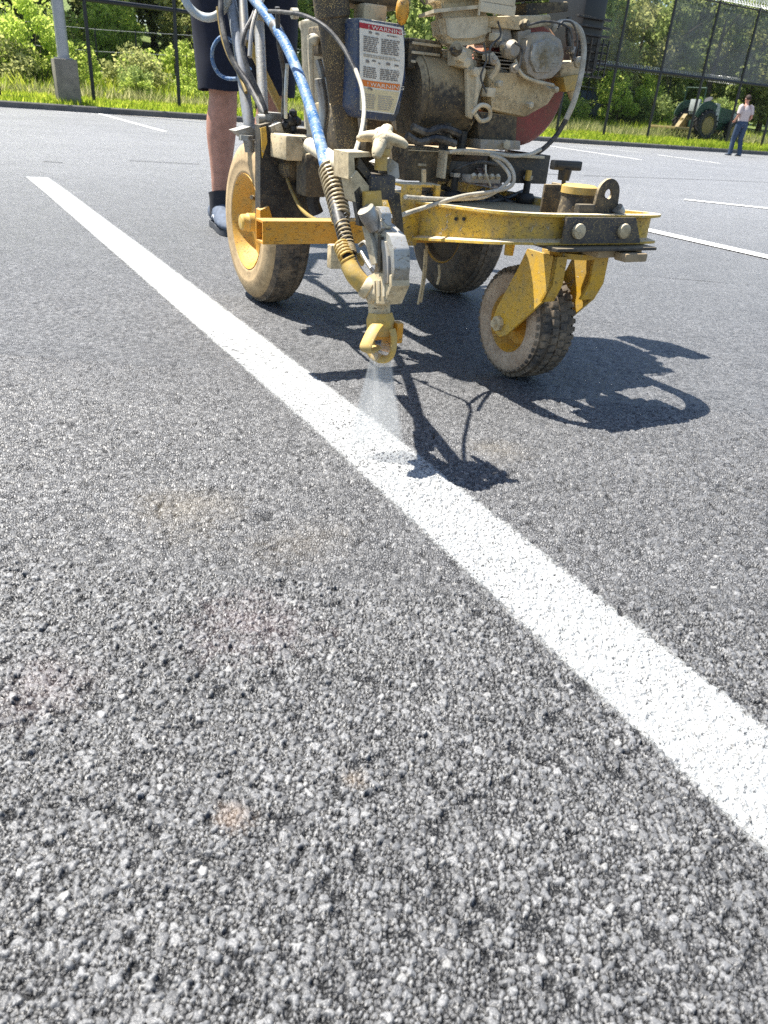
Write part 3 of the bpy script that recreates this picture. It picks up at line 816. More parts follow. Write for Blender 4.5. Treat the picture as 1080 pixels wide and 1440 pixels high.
part(MB().box(a, a + Vector((.060, .006, -.062)), .002).box(a + Vector((.056, .006, 0)), a + Vector((.062, .05, -.062)), .002), 'stop_plate', 'dark_dusty')

# ---- engine platform
PLT = MB()
a = Q(572, 207, w=.50); c = Q(632, 256, w=.50)
part(PLT.box((a.x, -.50, c.z), (c.x, -.40, a.z), .004), 'battery_box', 'dark_dusty')
part(MB().box((a.x + .004, -.503, a.z - .006), (c.x - .02, -.500, a.z - .004), 0).box((a.x + .03, -.504, a.z - .035), (a.x + .05, -.500, a.z - .030), 0), 'box_seam', 'pale_overspray')
# angled rail that carries the engine
r0 = Q(627, 212, w=.53); r1 = Q(766, 222, w=.53)
rl = MB()
rl.box((r0.x, -.53, r0.z - .006), (r1.x, -.48, r0.z), .001)
rl.box((r0.x, -.53, r0.z - .055), (r0.x + .006, -.49, r0.z - .006), .001)
part(rl, 'engine_rail', 'pale_overspray')
a = Q(690, 214, w=.515); c = Q(768, 259, w=.515)
part(MB().box((a.x, -.515, c.z), (c.x, -.505, a.z), .001).box((c.x - .005, -.505, c.z), (c.x, -.34, a.z), .001), 'rail_plate', 'black_steel')
part(MB().box((r0.x, -.48, r0.z - .008), (r1.x, -.28, r0.z - .002), .001), 'engine_bed', 'dark_dusty')
for px, py in ((640, 250), (741, 262)):
    q_ = Q(px, py, w=.52)
    part(MB().lathe([(0, .017), (.006, .021), (.016, .021), (.022, .017), (.022, .008), (.055, .008)], (q_.x, q_.y, .324), Z_, 18), 'rubber_mount', 'black_rubber')
    part(MB().lathe([(0, .012), (.008, .012)], (q_.x, q_.y, .376), Z_, 6), 'mount_nut', 'alu_dusty', None, 20)
q_ = Q(742, 254, w=.525)
part(MB().cyl(q_, q_ + Vector((0, 0, .022)), .007, n=6), 'plate_bolt', 'gold_overspray', None, 20)
a = Q(660, 246, w=.56)
part(MB().box(a, a + Vector((.085, .03, -.016)), .003), 'clamp_strip', 'grey_cast')
for k in range(5):
    part(MB().cyl(a + Vector((.01 + .016 * k, 0, .001)), a + Vector((.01 + .016 * k, -.006, -.004)), .005, n=8), 'clamp_screw', 'pale_overspray', None, 20)
for k, (x0, y0, x1, y1) in enumerate(((600, 275, 680, 268), (690, 270, 760, 285), (620, 262, 720, 282), (650, 280, 740, 268))):
    part(MB().tube([Q(x0, y0, w=.46), Q((x0 + x1) / 2, (y0 + y1) / 2 + 9, w=.50), Q(x1, y1, w=.44)], .006, 8, 6), 'wiring', 'black_cable')

# ---- clutch / motor housing (drum lying across the machine)
mo = Q(622, 138, w=.44)
mot = part(MB().lathe([(-.095, .060), (-.095, .074), (-.088, .080), (.035, .080), (.042, .074), (.052, .072), (.056, .052), (.060, .030)], mo, X_, 40), 'motor_housing', 'dark_dusty')
for k in range(2):
    part(MB().lathe([(0, .0805), (.001, .0825), (.005, .0825), (.006, .0805)], mo + X_ * (-.082 + k * .118), X_, 40), 'cooling_rib', 'dark_dusty', mot)
a = Q(574, 52, w=.47)
vt = part(MB().box(a + Vector((0, -.005, -.055)), a + Vector((.082, .09, 0)), .008), 'vent_cover', 'dark_dusty', mot)
for k in range(3):
    part(MB().box(a + Vector((.006, -.009, -.012 - k * .016)), a + Vector((.074, -.004, -.007 - k * .016)), .001), 'louvre', 'pale_overspray', vt)
part(MB().box(a + Vector((.084, .0, -.07)), a + Vector((.115, .08, -.012)), .012), 'vent_cheek', 'pale_overspray', mot)
part(MB().prism([Q(640, 60, w=.52), Q(662, 70, w=.52), Q(668, 100, w=.52), Q(640, 92, w=.52)], (0, .03, 0)), 'pale_flange', 'pale_overspray', mot)  # flange in pale overspray
part(MB().tube([mo + Vector((-.02, -.06, -.045)), mo + Vector((-.02, -.055, -.11))], .011, 10).tube([mo + Vector((.03, -.05, -.06)), mo + Vector((.03, -.05, -.11))], .011, 10), 'motor_foot', 'black_steel', mot)
part(MB().prism([Q(612, 200, w=.50), Q(626, 178, w=.50), Q(640, 200, w=.50)], (0, .02, 0)), 'gusset', 'grey_cast', mot)
for k, (px, py) in enumerate(((660, 72), (664, 90), (668, 128), (662, 158))):
    part(MB().lathe([(0, .008), (.006, .008), (.007, .005)], Q(px, py, w=.50), -Y_, 6), 'housing_bolt', 'pale_overspray', mot, 20)

# ---- cover with the warning label
cf = 0.50
A_ = [Q(503, 24, w=cf), Q(570, 34, w=cf), Q(571, 110, w=cf), Q(561, 158, w=cf), Q(556, 172, w=cf), Q(508, 166, w=cf), Q(500, 150, w=cf)]
cv = MB().prism(A_, (-.006, .10, 0))
bmesh.ops.bevel(cv.bm, geom=cv.bm.edges[:], offset=.006, segments=2, affect='EDGES', profile=.6)
cover = part(cv, 'label_cover', 'navy_cover')
def lq(px, py): return Q(px, py, w=cf + .0012)
TLc, TRc, BRc, BLc = (505.5, 28), (566, 39), (554, 161), (506, 155)
def bil(s, t):
    x = (TLc[0] * (1 - s) + TRc[0] * s) * (1 - t) + (BLc[0] * (1 - s) + BRc[0] * s) * t
    y = (TLc[1] * (1 - s) + TRc[1] * s) * (1 - t) + (BLc[1] * (1 - s) + BRc[1] * s) * t
    if s > .5: x += (s - .5) * 2 * 8 * math.sin(math.pi * t)          # bulging right edge
    return x, y
def label_patch(name, mat, s0, t0, s1, t1, lift, parent, k=6):
    mb = MB()
    rows = []
    for j in range(k + 1):
        t = t0 + (t1 - t0) * j / k
        rows.append([mb.bm.verts.new(Q(*bil(s0 + (s1 - s0) * i / 3, t), w=cf + lift)) for i in range(4)])
    for j in range(k):
        for i in range(3):
            mb.bm.faces.new((rows[j][i], rows[j][i + 1], rows[j + 1][i + 1], rows[j + 1][i]))
    return part(mb, name, mat, parent, 0)
lab = label_patch('warning_label', 'label_white', 0, 0, 1, 1, .0012, cover, 12)
tag(lab, 'white warning label with red and orange bands')
label_patch('cream_panel', 'label_cream', .02, .745, .98, .985, .0018, lab, 5)
label_patch('red_band', 'label_red', .0, .025, .97, .085, .0020, lab, 2)
label_patch('orange_band', 'label_orange', .03, .655, .96, .725, .0020, lab, 2)
rnd = random.Random(3)
def print_rows(t0, t1, k, mat, cols):
    mb = MB()
    for i in range(k):
        t = t0 + (t1 - t0) * (i + .5) / k
        th_ = (t1 - t0) / k * .32
        for (a_, b_) in cols:
            s = a_
            e = b_ - rnd.random() * .12 * (b_ - a_)
            while s < e - .02:
                s2 = min(e, s + rnd.uniform(.03, .12))
                mb.bm.faces.new([mb.bm.verts.new(Q(*bil(ss, tt_), w=cf + .0022)) for ss, tt_ in ((s, t - th_), (s2, t - th_), (s2, t + th_), (s, t + th_))])
                s = s2 + .018
    return part(mb, 'fine_print', mat, lab, 0)
print_rows(.16, .34, 8, 'label_ink', ((.10, .47), (.53, .92)))
print_rows(.36, .40, 2, 'label_faint', ((.10, .92),))
print_rows(.50, .63, 6, 'label_ink', ((.10, .47), (.53, .92)))
print_rows(.80, .97, 7, 'label_faint', ((.08, .46), (.52, .9)))
for s, t, ds, dt in ((.22, .105, .09, .028), (.38, .11, .10, .022), (.16, .43, .10, .035), (.32, .42, .11, .02), (.48, .44, .05, .02), (.64, .43, .09, .03), (.8, .44, .1, .02), (.22, .735, .13, .022), (.3, .745, .06, .022), (.64, .115, .25, .012)):
    j = [(s, t), (s + ds * .6, t - dt * .2), (s + ds, t + dt * .4), (s + ds * .7, t + dt), (s + ds * .3, t + dt * .7), (s + .01, t + dt)]
    pic = MB()
    pic.bm.faces.new([pic.bm.verts.new(Q(*bil(*q_), w=cf + .0024)) for q_ in j])
    part(pic, 'pictogram', 'label_ink', lab, 0)
def lettering(txt, s, t, size_t, parent, mat):
    c = D.curves.new('txt', 'FONT'); c.body = txt; c.size = 1.0
    o = D.objects.new('txt', c); C.objects.link(o)
    bpy.context.view_layer.update()
    me = D.meshes.new_from_object(o.evaluated_get(bpy.context.evaluated_depsgraph_get()))
    D.objects.remove(o)
    for v in me.vertices:
        v.co = Q(*bil(s + v.co.x * size_t * 2.6, t - v.co.y * size_t), w=cf + .0026)
    me.name = 'lettering'
    return new_obj('lettering', me, mat, parent)
lettering('! WARNING', .20, .078, .062, lab, 'label_white')
lettering('! WARNING', .20, .716, .062, lab, 'label_white')

# ---- pump: leaning dark cylinder left of the cover
p0 = Q(492, 222, w=.42); p1 = Q(458, -60, w=.42)
d_ = (p1 - p0)
pump = part(MB().tube([p0, p0 + d_ * .30, p0 + d_ * .31, p0 + d_ * .72, p0 + d_ * .73, p1], [.026, .026, .0285, .031, .035, .035], 28), 'pump_cylinder', 'dark_speckled')
part(MB().tube([p0 + d_ * .02, p0 - d_ * .16], [.020, .017], 16), 'pump_rod', 'dark_dusty', pump)
part(MB().tube([p1, p1 + d_ * .06], [.042, .042], 24), 'pump_collar', 'black_steel', pump)
part(MB().box(p0 + d_ * .60 + Vector((-.02, .0, -.02)), p0 + d_ * .60 + Vector((.02, .10, .03)), .004), 'pump_bracket', 'dark_dusty', pump)
q_ = Q(565, 8, w=.44)
part(MB().box(q_ + Vector((-.14, .0, -.006)), q_ + Vector((.02, .12, .11)), .015), 'control_box', 'dark_dusty')
part(MB().sphere(Q(566, 14, w=.50), .020, 2, (.7, .6, 1.3)), 'reflector', 'orange_paint')
part(MB().box(Q(512, 22, w=.46) + Vector((0, 0, -.02)), Q(545, 8, w=.46) + Vector((0, .05, 0)), .004), 'cover_hinge', 'tan_overspray')
part(MB().tube([Q(438, 50, w=.38), Q(437, 75, w=.38), Q(440, 150, w=.38)], [.008, .006, .004], 10).sphere(Q(441, 56, w=.38), .013, 2, (1, 1, .9)), 'prime_lever', 'pale_overspray')
part(MB().tube([Q(450, 110, w=.36), Q(456, 150, w=.36), Q(452, 190, w=.36), Q(456, 225, w=.38)], .012, 12, 6), 'drain_tube', 'steel_grey')
part(MB().box(Q(402, 190, w=.34), Q(402, 190, w=.34) + Vector((.10, .10, -.05)), .006), 'pump_manifold', 'tan_overspray')
part(MB().box(Q(430, 215, w=.36), Q(430, 215, w=.36) + Vector((.06, .06, -.09)), .01), 'manifold_block', 'dark_dusty')

# ---- engine
ew = .47
ec = Q(722, 118, w=.40)
eng = part(MB().lathe([(0, .03), (0, .118), (.012, .128), (.085, .128), (.097, .118), (.10, .03)], (ec.x, -.44, ec.z), Y_, 48), 'engine', 'red_shroud')
def poly_block(pts, w, depth, name, mat, bev=.004, parent=None):
    mb = MB().prism([Q(x, y, w=w) for x, y in pts], (0, depth, 0))
    if bev: bmesh.ops.bevel(mb.bm, geom=mb.bm.edges[:], offset=bev, segments=2, affect='EDGES', profile=.6)
    return part(mb, name, mat, parent or eng)
poly_block([(684, 98), (702, 92), (742, 112), (790, 120), (772, 148), (740, 166), (692, 156)], .52, .07, 'crankcase', 'tan_overspray', .013)
poly_block([(670, 156), (728, 162), (726, 204), (674, 200)], .51, .08, 'sump', 'dark_dusty', .005)
poly_block([(676, 196), (732, 198), (732, 211), (676, 210)], .525, .09, 'engine_foot', 'grey_cast', .002)
part(MB().lathe([(0, .010), (.006, .010), (.007, .006)], Q(711, 203, w=.525), -Y_, 6), 'foot_bolt', 'pale_overspray', eng, 20)
# round cover
rc = Q(766, 80, w=.54)
poly_block([(742, 56), (752, 46), (776, 43), (792, 54), (797, 76), (792, 98), (778, 112), (756, 114), (742, 104), (737, 80)], .555, .07, 'round_cover', 'grey_cast', .016)
poly_block([(750, 62), (772, 54), (786, 64), (788, 90), (774, 102), (754, 102), (746, 84)], .562, .012, 'cover_face', 'alu_dusty', .004)
poly_block([(728, 44), (748, 40), (742, 110), (730, 108)], .53, .06, 'cover_flange', 'grey_cast', .005)
poly_block([(690, 40), (718, 36), (722, 58), (700, 68)], .52, .05, 'carburettor', 'grey_cast', .006)
part(MB().lathe([(0, .016), (.02, .018), (.03, .012)], Q(712, 70, w=.53), -Y_, 16), 'choke_knob', 'grey_cast', eng)
poly_block([(686, 72), (732, 76), (730, 104), (690, 100)], .49, .06, 'cylinder_block', 'dark_dusty', .005)
part(MB().tube([Q(690, 76, w=.53), Q(700, 92, w=.54), Q(690, 110, w=.53)], .006, 8, 6).tube([Q(724, 84, w=.54), Q(738, 108, w=.55), Q(778, 120, w=.54)], .0035, 8, 6), 'linkage_rod', 'pale_overspray', eng)
poly_block([(657, 97), (682, 94), (684, 100), (664, 168), (658, 164)], .53, .012, 'throttle_bracket', 'pale_overspray', .0015)
part(MB().tube([Q(664, 160, w=.55), Q(676, 148, w=.555), Q(688, 152, w=.55), Q(688, 166, w=.545), Q(676, 170, w=.545), Q(668, 160, w=.55)], .0045, 8, 6), 'throttle_clip', 'pale_overspray', eng)
part(MB().tube([Q(669, 96, w=.535), Q(671, 118, w=.545), Q(668, 150, w=.54)], .004, 8, 6), 'governor_rod', 'pale_overspray', eng)
for px, py, r_ in ((648, 78, .012), (655, 88, .010), (668, 101, .009), (686, 80, .008), (711, 66, .009), (702, 118, .007), (745, 148, .007), (781, 126, .006)):
    part(MB().lathe([(-.01, r_), (.006, r_), (.008, r_ * .6)], Q(px, py, w=.54), -Y_, 6), 'engine_bolt', 'pale_overspray', eng, 20)
for k in range(6):
    poly_block([(684, 72 + 5.2 * k), (734, 76 + 5.2 * k), (734, 77.6 + 5.2 * k), (684, 73.6 + 5.2 * k)], .515, .07, 'cooling_fin', 'grey_cast', 0)
# tank, pan and air cleaner above
tk = MB().prism([Q(x, y, w=.54) for x, y in ((614, 14), (690, 8), (690, -70), (612, -60))], (.03, .10, 0))
bmesh.ops.bevel(tk.bm, geom=tk.bm.edges[:], offset=.016, segments=3, affect='EDGES')
part(tk, 'fuel_tank', 'tan_overspray', eng)
tb = MB().prism([Q(x, y, w=.535) for x, y in ((617, 16), (694, 12), (692, 54), (668, 63), (636, 64), (623, 57))], (.03, .09, 0))
bmesh.ops.bevel(tb.bm, geom=tb.bm.edges[:], offset=.012, segments=3, affect='EDGES')
part(tb, 'tank_bottom', 'pale_overspray', eng)
part(MB().prism([Q(x, y, w=.548) for x, y in ((610, 13), (692, 5), (692, 10), (610, 18))], (.03, .11, 0)), 'tank_flange', 'pale_overspray', eng)
poly_block([(660, 24), (775, 20), (776, 36), (728, 42), (672, 36)], .53, .10, 'air_cleaner_pan', 'tan_overspray', .005)
poly_block([(690, 44), (730, 40), (740, 60), (694, 62)], .46, .08, 'intake', 'black_steel', .004)
for k, px in enumerate((675, 697, 722)):
    part(MB().box(Q(px, 22, w=.555), Q(px + 4, -30, w=.555) + Vector((0, .006, 0)), .001), 'guard_bar', 'pale_overspray', eng)
for py in (16, 3, -10):
    part(MB().box(Q(675, py, w=.556), Q(726, py - 8, w=.556) + Vector((0, .004, -.0)), .001), 'guard_wire', 'pale_overspray', eng)
poly_block([(724, 2), (800, -4), (800, -70), (724, -60)], .52, .12, 'air_cleaner', 'black_plastic', .012)
poly_block([(740, 22), (800, 16), (800, 2), (740, 4)], .50, .10, 'cleaner_base', 'dark_dusty', .004)
# muffler with fins
mu = part(MB().box(Q(808, 100, w=.45), Q(868, -60, w=.45) + Vector((0, .14, 0)), .012), 'muffler', 'black_plastic', eng)
a = Q(800, 104, w=.455); c = Q(862, 30, w=.455)
for k in range(8):
    zz = a.z + (c.z - a.z) * k / 7
    part(MB().box((a.x - .003, -.462, zz - .0022), (c.x - .01, -.452, zz + .0022), .0005), 'fin', 'black_steel', mu)
for k in range(6):
    xx = a.x + (c.x - a.x) * (k + .5) / 6
    part(MB().cyl((xx, -.465, a.z), (xx, -.465, a.z + .075), .002, n=6), 'guard_rod', 'black_steel', mu)
poly_block([(786, 90), (816, 84), (820, 112), (790, 120)], .50, .08, 'exhaust_elbow', 'tan_overspray', .006)
poly_block([(792, 108), (818, 104), (812, 126), (796, 130)], .51, .05, 'exhaust_flange', 'gold_overspray', .004)
part(MB().cyl(Q(804, 126, w=.49), Q(806, 140, w=.49), .012, .008), 'exhaust_bolt', 'tan_overspray', eng)
part(MB().tube([Q(800, 24, w=.50), Q(800, 60, w=.50), Q(812, 100, w=.49), Q(808, 108, w=.49)], .006, 8, 4), 'spark_lead', 'black_cable', eng)

cl_ = random.Random(8)
for (px, py, w_) in ((700, 52, .56), (694, 86, .56), (722, 96, .56), (640, 70, .56), (735, 36, .56), (806, 70, .52), (812, 88, .52), (690, 130, .545)):
    q_ = Q(px, py, w=w_)
    sz = cl_.uniform(.007, .014)
    if cl_.random() < .5:
        part(MB().lathe([(0, sz), (.008, sz), (.010, sz * .7), (.016, sz * .5)], q_, Vector((cl_.uniform(-.6, .2), -1, cl_.uniform(-.2, .5))), 8), 'fitting', cl_.choice(('pale_overspray', 'grey_cast', 'dark_dusty', 'tan_overspray')), eng, 30)
    else:
        part(MB().box(q_ - Vector((sz, .004, sz * .8)), q_ + Vector((sz, .02, sz * .8)), .002), 'lever', cl_.choice(('pale_overspray', 'grey_cast', 'dark_dusty')), eng)
for pts in ([(680, 60), (684, 84), (676, 108), (684, 130)], [(700, 30), (704, 50), (690, 66), (688, 90)], [(740, 36), (770, 30), (800, 40), (806, 70)], [(660, 66), (676, 74), (690, 72)], [(724, 60), (734, 70), (730, 96)], [(784, 40), (792, 30), (806, 34), (812, 60), (806, 84)]):
    part(MB().tube([Q(x, y, w=.575) for x, y in pts], .0022, 6, 5), 'wire', cl_.choice(('black_cable', 'pale_overspray', 'black_cable')), eng)
# black hoses under the drum
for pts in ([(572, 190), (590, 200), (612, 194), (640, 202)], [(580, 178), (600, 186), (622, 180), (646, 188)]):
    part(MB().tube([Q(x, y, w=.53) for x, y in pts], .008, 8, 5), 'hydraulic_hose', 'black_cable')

# ---- cables round the engine
def cable(name, mat, pts, r, n=10, k=8): return part(MB().tube([Q(x, y, w=w) for x, y, w in pts], r, n, k), name, mat)
cable('fuel_hose', 'white_cable', [(778, 42, .52), (784, 34, .53), (800, 32, .54), (815, 42, .55), (821, 66, .56), (818, 100, .57), (808, 140, .575), (796, 168, .57)], .0062)
cable('fuel_hose', 'black_cable', [(797, 166, .57), (784, 188, .56), (770, 204, .555), (756, 215, .55)], .0055)
cable('throttle_cable', 'white_cable', [(760, 210, .555), (745, 217, .56), (720, 219, .56), (685, 214, .56), (650, 212, .55), (632, 214, .54)], .0042)
cable('throttle_cable', 'white_cable', [(690, 218, .57), (710, 226, .60), (722, 244, .62), (718, 262, .63), (690, 270, .64), (650, 276, .66), (600, 291, .70), (566, 302, .76)], .0042)
cable('throttle_cable', 'white_cable', [(694, 222, .57), (706, 232, .60), (716, 246, .62), (712, 258, .63), (684, 276, .64), (640, 280, .66), (600, 279, .70), (570, 277, .78)], .0038)
cable('thin_wire', 'pale_overspray', [(683, 232, .57), (684, 246, .58), (690, 262, .58)], .002, 6)
cable('thin_wire', 'black_cable', [(625, 262, .46), (640, 240, .52), (672, 228, .54), (700, 232, .52)], .004, 8)

# ---- left side: dark side box, light edge, valve, cables, handlebar tubes
a = Q(366, 178, w=.235)
bx = MB()
bx.prism([Q(366, 176, w=.235), Q(381, 172, w=.235), Q(398, 235, w=.235), Q(431, 240, w=.235), Q(431, 310, w=.235), Q(366, 310, w=.235)], (0, .035, 0))
sb = part(bx, 'side_plate', 'black_steel', None, 30)
part(MB().prism([Q(380, 178, w=.25), Q(395, 172, w=.25), Q(407, 212, w=.25), Q(393, 220, w=.25)], (0, .03, 0)), 'edge_cover', 'alu_dusty', sb, 30)
part(MB().prism([Q(367, 180, w=.24), Q(374, 178, w=.24), Q(376, 200, w=.24), Q(369, 222, w=.24)], (0, .01, 0)), 'yellow_sticker', 'yellow_paint', sb, 30)
part(MB().cyl(Q(393, 222, w=.25), Q(412, 214, w=.25), .020, n=16), 'bracket_tube', 'black_steel', sb)
vb = part(MB().lathe([(0, .024), (.03, .024), (.034, .018), (.05, .018), (.052, .006)], Q(405, 236, w=.24), -Y_, 20), 'pressure_valve', 'dark_speckled', sb)
for k in range(4):
    part(MB().lathe([(0, .0225), (.002, .025), (.006, .025), (.008, .0225)], Q(430, 232 + k * 10, w=.25), Z_, 16), 'coil_rib', 'black_rubber', sb)
part(MB().prism([Q(366, 296, w=.25), Q(378, 290, w=.25), Q(384, 310, w=.25), Q(366, 310, w=.25)], (0, .03, 0)), 'orange_tab', 'orange_paint', sb, 30)
part(MB().tube([Q(438, 225, w=.30), Q(446, 250, w=.32), Q(440, 280, w=.30), Q(446, 300, w=.3)], .016, 10, 6), 'suction_hose', 'black_rubber')
part(MB().prism([Q(424, 194, w=.34), Q(446, 206, w=.34), Q(462, 225, w=.34), Q(456, 232, w=.34), Q(430, 212, w=.34)], (0, .03, 0)), 'guide_plate', 'steel_grey', None, 30)
cable('grease_line', 'brown_cable', [(404, 252, .27), (412, 272, .30), (424, 294, .36), (442, 308, .45), (466, 314, .56), (482, 312, .62)], .0042)
# bracket and bolt on top of the tyre
part(MB().prism([Q(331, 184, w=.16), Q(352, 178, w=.16), Q(370, 190, w=.16), Q(366, 200, w=.16), Q(344, 194, w=.16)], (0, .05, 0)), 'tube_clamp', 'alu_dusty', None, 30)
part(MB().cyl(Q(350, 196, w=.17), Q(351, 214, w=.17), .014, .011, 12).cyl(Q(346, 190, w=.165), Q(346, 198, w=.165), .017, n=6), 'clamp_bolt', 'alu_dusty', None, 30)
part(MB().box(Q(372, 157, w=.2), Q(372, 157, w=.2) + Vector((.045, .04, -.022)), .004).cyl(Q(362, 168, w=.2), Q(372, 168, w=.2), .011), 'lever_block', 'alu_dusty')
kb = MB()
for k in range(5):
    an = 2 * math.pi * k / 5
    kb.sphere(Q(408, 170, w=.24) + Vector((.016 * math.cos(an), -.004, .016 * math.sin(an))), .011, 1)
part(kb.sphere(Q(408, 170, w=.24), .016, 2), 'lobed_knob', 'black_plastic')
# handlebar
h0 = V(-.375, .10, .42); h1 = Q(330, 30, w=-.03); h2 = V(-.372, -.45, .97); h3 = V(-.372, -.72, 1.02)
hb_ = part(MB().tube([h0, Q(350, 172, w=.10), h1, V(-.372, -.12, .77), V(-.372, -.28, .88), h2, h3], .0135, 14, 6), 'handlebar', 'tube_grey')
part(MB().tube([V(.372, .10, .42), V(.372, -.03, .64), V(.372, -.12, .77), V(.372, -.28, .88), V(.372, -.45, .97), V(.372, -.72, 1.02)], .0135, 14, 6), 'handle_tube', 'tube_grey', hb_)
part(MB().cyl(V(-.372, -.45, .97), V(.372, -.45, .97), .0135), 'cross_tube', 'tube_grey', hb_)
for sg in (-1, 1):
    part(MB().lathe([(0, .014), (0, .0175), (.12, .0165), (.125, .010)], V(sg * .372, -.60, .996), Vector((0, .12, .022)), 18), 'hand_grip', 'black_rubber', hb_)
part(MB().cyl(Q(371, 165, w=.16), Q(364, 26, w=.06), .012, n=14), 'post_tube', 'alu_dusty')
part(MB().cyl(Q(364, 30, w=.06), Q(364, 22, w=.06), .016, n=14), 'post_collar', 'tan_overspray')
part(MB().cyl(Q(345, 60, w=.02), Q(336, -80, w=-.1), .011, n=12), 'brace_tube', 'steel_grey')
part(MB().prism([Q(341, 40, w=.0), Q(349, 66, w=.03), Q(398, 166, w=.08), Q(404, 158, w=.08), Q(356, 60, w=.03)], (0, .012, 0)), 'pull_strap', 'gold_overspray', None, 0)
part(MB().box(V(-.30, -.02, .34), V(.30, .12, .39), .006), 'rear_crossmember', 'black_steel')
part(MB().box(V(-.33, .06, .24), V(-.24, .12, .44), .006), 'wheel_bracket', 'black_steel')
part(MB().box(V(.24, .06, .2), V(.33, .12, .44), .006), 'wheel_bracket', 'black_steel')
part(MB().box(V(-.18, .1, .29), V(-.16, .56, .34), .004), 'frame_rail', 'frame_yellow', frame)
part(MB().box(V(.16, .1, .29), V(.18, .56, .34), .004), 'frame_rail', 'frame_yellow', frame)
part(MB().box(V(-.15, -.08, .39), V(.22, .26, .50), .02), 'shadow_filler', 'dark_dusty')  # unseen box added to make the machine's ground shadow denser
# a paint pail carried at the back
part(MB().lathe([(0, .12), (.02, .125), (.30, .142), (.31, .148), (.32, .148), (.33, .12)], V(.03, -.22, .37), Z_, 36), 'paint_pail', 'pale_overspray')

# cables hanging from the bars
cable('blue_loop', 'blue_hose', [(330, 60, -.02), (312, 52, -.03), (300, 66, -.04), (299, 86, -.04), (308, 104, -.03), (324, 111, 0), (342, 108, .03), (352, 96, .05)], .0045)
cable('pale_loop', 'pale_hose', [(254, -26, -.10), (259, -4, -.10), (268, 12, -.09), (283, 23, -.08), (300, 24, -.06), (315, 12, -.05), (322, -8, -.04), (322, -40, -.06)], .0095, 12)
cable('control_cable', 'black_cable', [(312, -30, -.05), (311, 20, -.02), (318, 60, .02), (330, 90, .05), (350, 120, .10), (366, 150, .16), (374, 160, .2)], .0065)
cable('control_cable', 'brown_cable', [(306, 10, -.05), (312, 50, -.02), (322, 80, .02), (336, 104, .06), (346, 130, .1)], .004)
cable('control_cable', 'black_cable', [(372, -20, .05), (356, 22, .12), (344, 46, .15), (341, 70, .16), (350, 100, .18), (364, 130, .20), (374, 156, .22)], .005)
cable('control_cable', 'steel_grey', [(374, -10, .1), (362, 14, .14), (354, 44, .16), (351, 80, .18)], .005)
cable('control_cable', 'black_cable', [(390, 10, .3), (392, 60, .28), (400, 110, .26), (398, 160, .25)], .005)
cable('control_cable', 'pale_hose', [(404, 90, .3), (402, 130, .28), (402, 166, .26)], .004)
cable('control_cable', 'white_cable', [(434, 70, .36), (436, 110, .37), (440, 130, .37)], .003, 8)
cable('control_cable', 'steel_grey', [(448, 84, .33), (456, 120, .34), (458, 160, .34), (452, 200, .35)], .008)
cable('control_cable', 'black_cable', [(462, 120, .35), (470, 160, .36), (474, 200, .37)], .004)
cable('trigger_cable', 'black_cable', [(378, 16, .40), (398, 17, .45), (428, 22, .52), (458, 38, .58), (482, 66, .62), (500, 100, .66)], .0036)
cable('trigger_cable', 'white_cable', [(500, 98, .66), (509, 124, .70), (512, 150, .74), (510, 176, .80), (504, 200, .88), (499, 216, .97)], .0036)
part(MB().lathe([(0, .009), (.012, .009)], Q(410, 19, w=.48), Q(416, 19, w=.48) - Q(410, 19, w=.48), 10), 'cable_clip', 'pale_overspray')
cable('blue_hose', 'blue_hose', [(338, -40, .0), (352, -8, .08), (372, 18, .18), (398, 56, .32), (420, 104, .46), (438, 156, .60), (450, 200, .73), (459, 236, .817)], .0105, 14, 8)
part(MB().tube([Q(386, 36, w=.25), Q(392, 46, w=.28)], .0125, 14), 'hose_tape', 'black_cable')

# ---- gun arm, clamp, knob
part(MB().tube([Q(436, 204, w=0.6271), Q(470, 226, w=0.8171), Q(506, 250, w=0.98)], .0125, 14), 'gun_arm', 'pale_overspray')
GU = -.497
def G(x, y, du=0): return Q(x, y, u=GU + du)
a = Q(492, 214, w=1)
gc = MB()
gc.prism([Q(490, 214, w=1), Q(520, 214, w=1), Q(522, 220, w=1), Q(498, 222, w=1), Q(500, 254, w=1), Q(490, 252, w=1)], (0, .05, 0))
clamp = part(gc, 'gun_clamp', 'tan_overspray', None, 30)
part(MB().prism([Q(494, 250, w=1.005), Q(502, 240, w=1.005), Q(524, 268, w=1.005), Q(518, 292, w=1.005), Q(500, 284, w=1.005)], (0, .035, 0)), 'clamp_cheek', 'tan_overspray', clamp, 30)
part(MB().prism([Q(514, 270, w=1.015), Q(536, 268, w=1.015), Q(538, 292, w=1.015), Q(514, 292, w=1.015)], (0, .03, 0)), 'clamp_jaw', 'gold_overspray', clamp, 30)
part(MB().box(Q(522, 246, w=1.01), Q(556, 282, w=1.01) + Vector((0, .05, 0)), .006), 'clamp_body', 'plate_dark', clamp)
part(MB().prism([Q(506, 222, w=1), Q(528, 252, w=1), Q(524, 262, w=1), Q(503, 236, w=1)], (0, .03, 0)), 'clamp_link', 'dark_dusty', clamp, 30)
part(MB().prism([Q(532, 230, w=0.99), Q(548, 222, w=0.99), Q(560, 230, w=0.99), Q(562, 250, w=0.99), Q(548, 254, w=0.99), Q(544, 240, w=0.99)], (0, .03, 0)), 'clamp_ear', 'alu_dusty', clamp, 30)
part(MB().prism([Q(546, 270, w=0.985), Q(562, 272, w=0.985), Q(570, 345, w=0.985), Q(562, 345, w=0.985), Q(556, 300, w=0.985)], (0, .012, 0)), 'arm_plate', 'dark_dusty', clamp, 30)
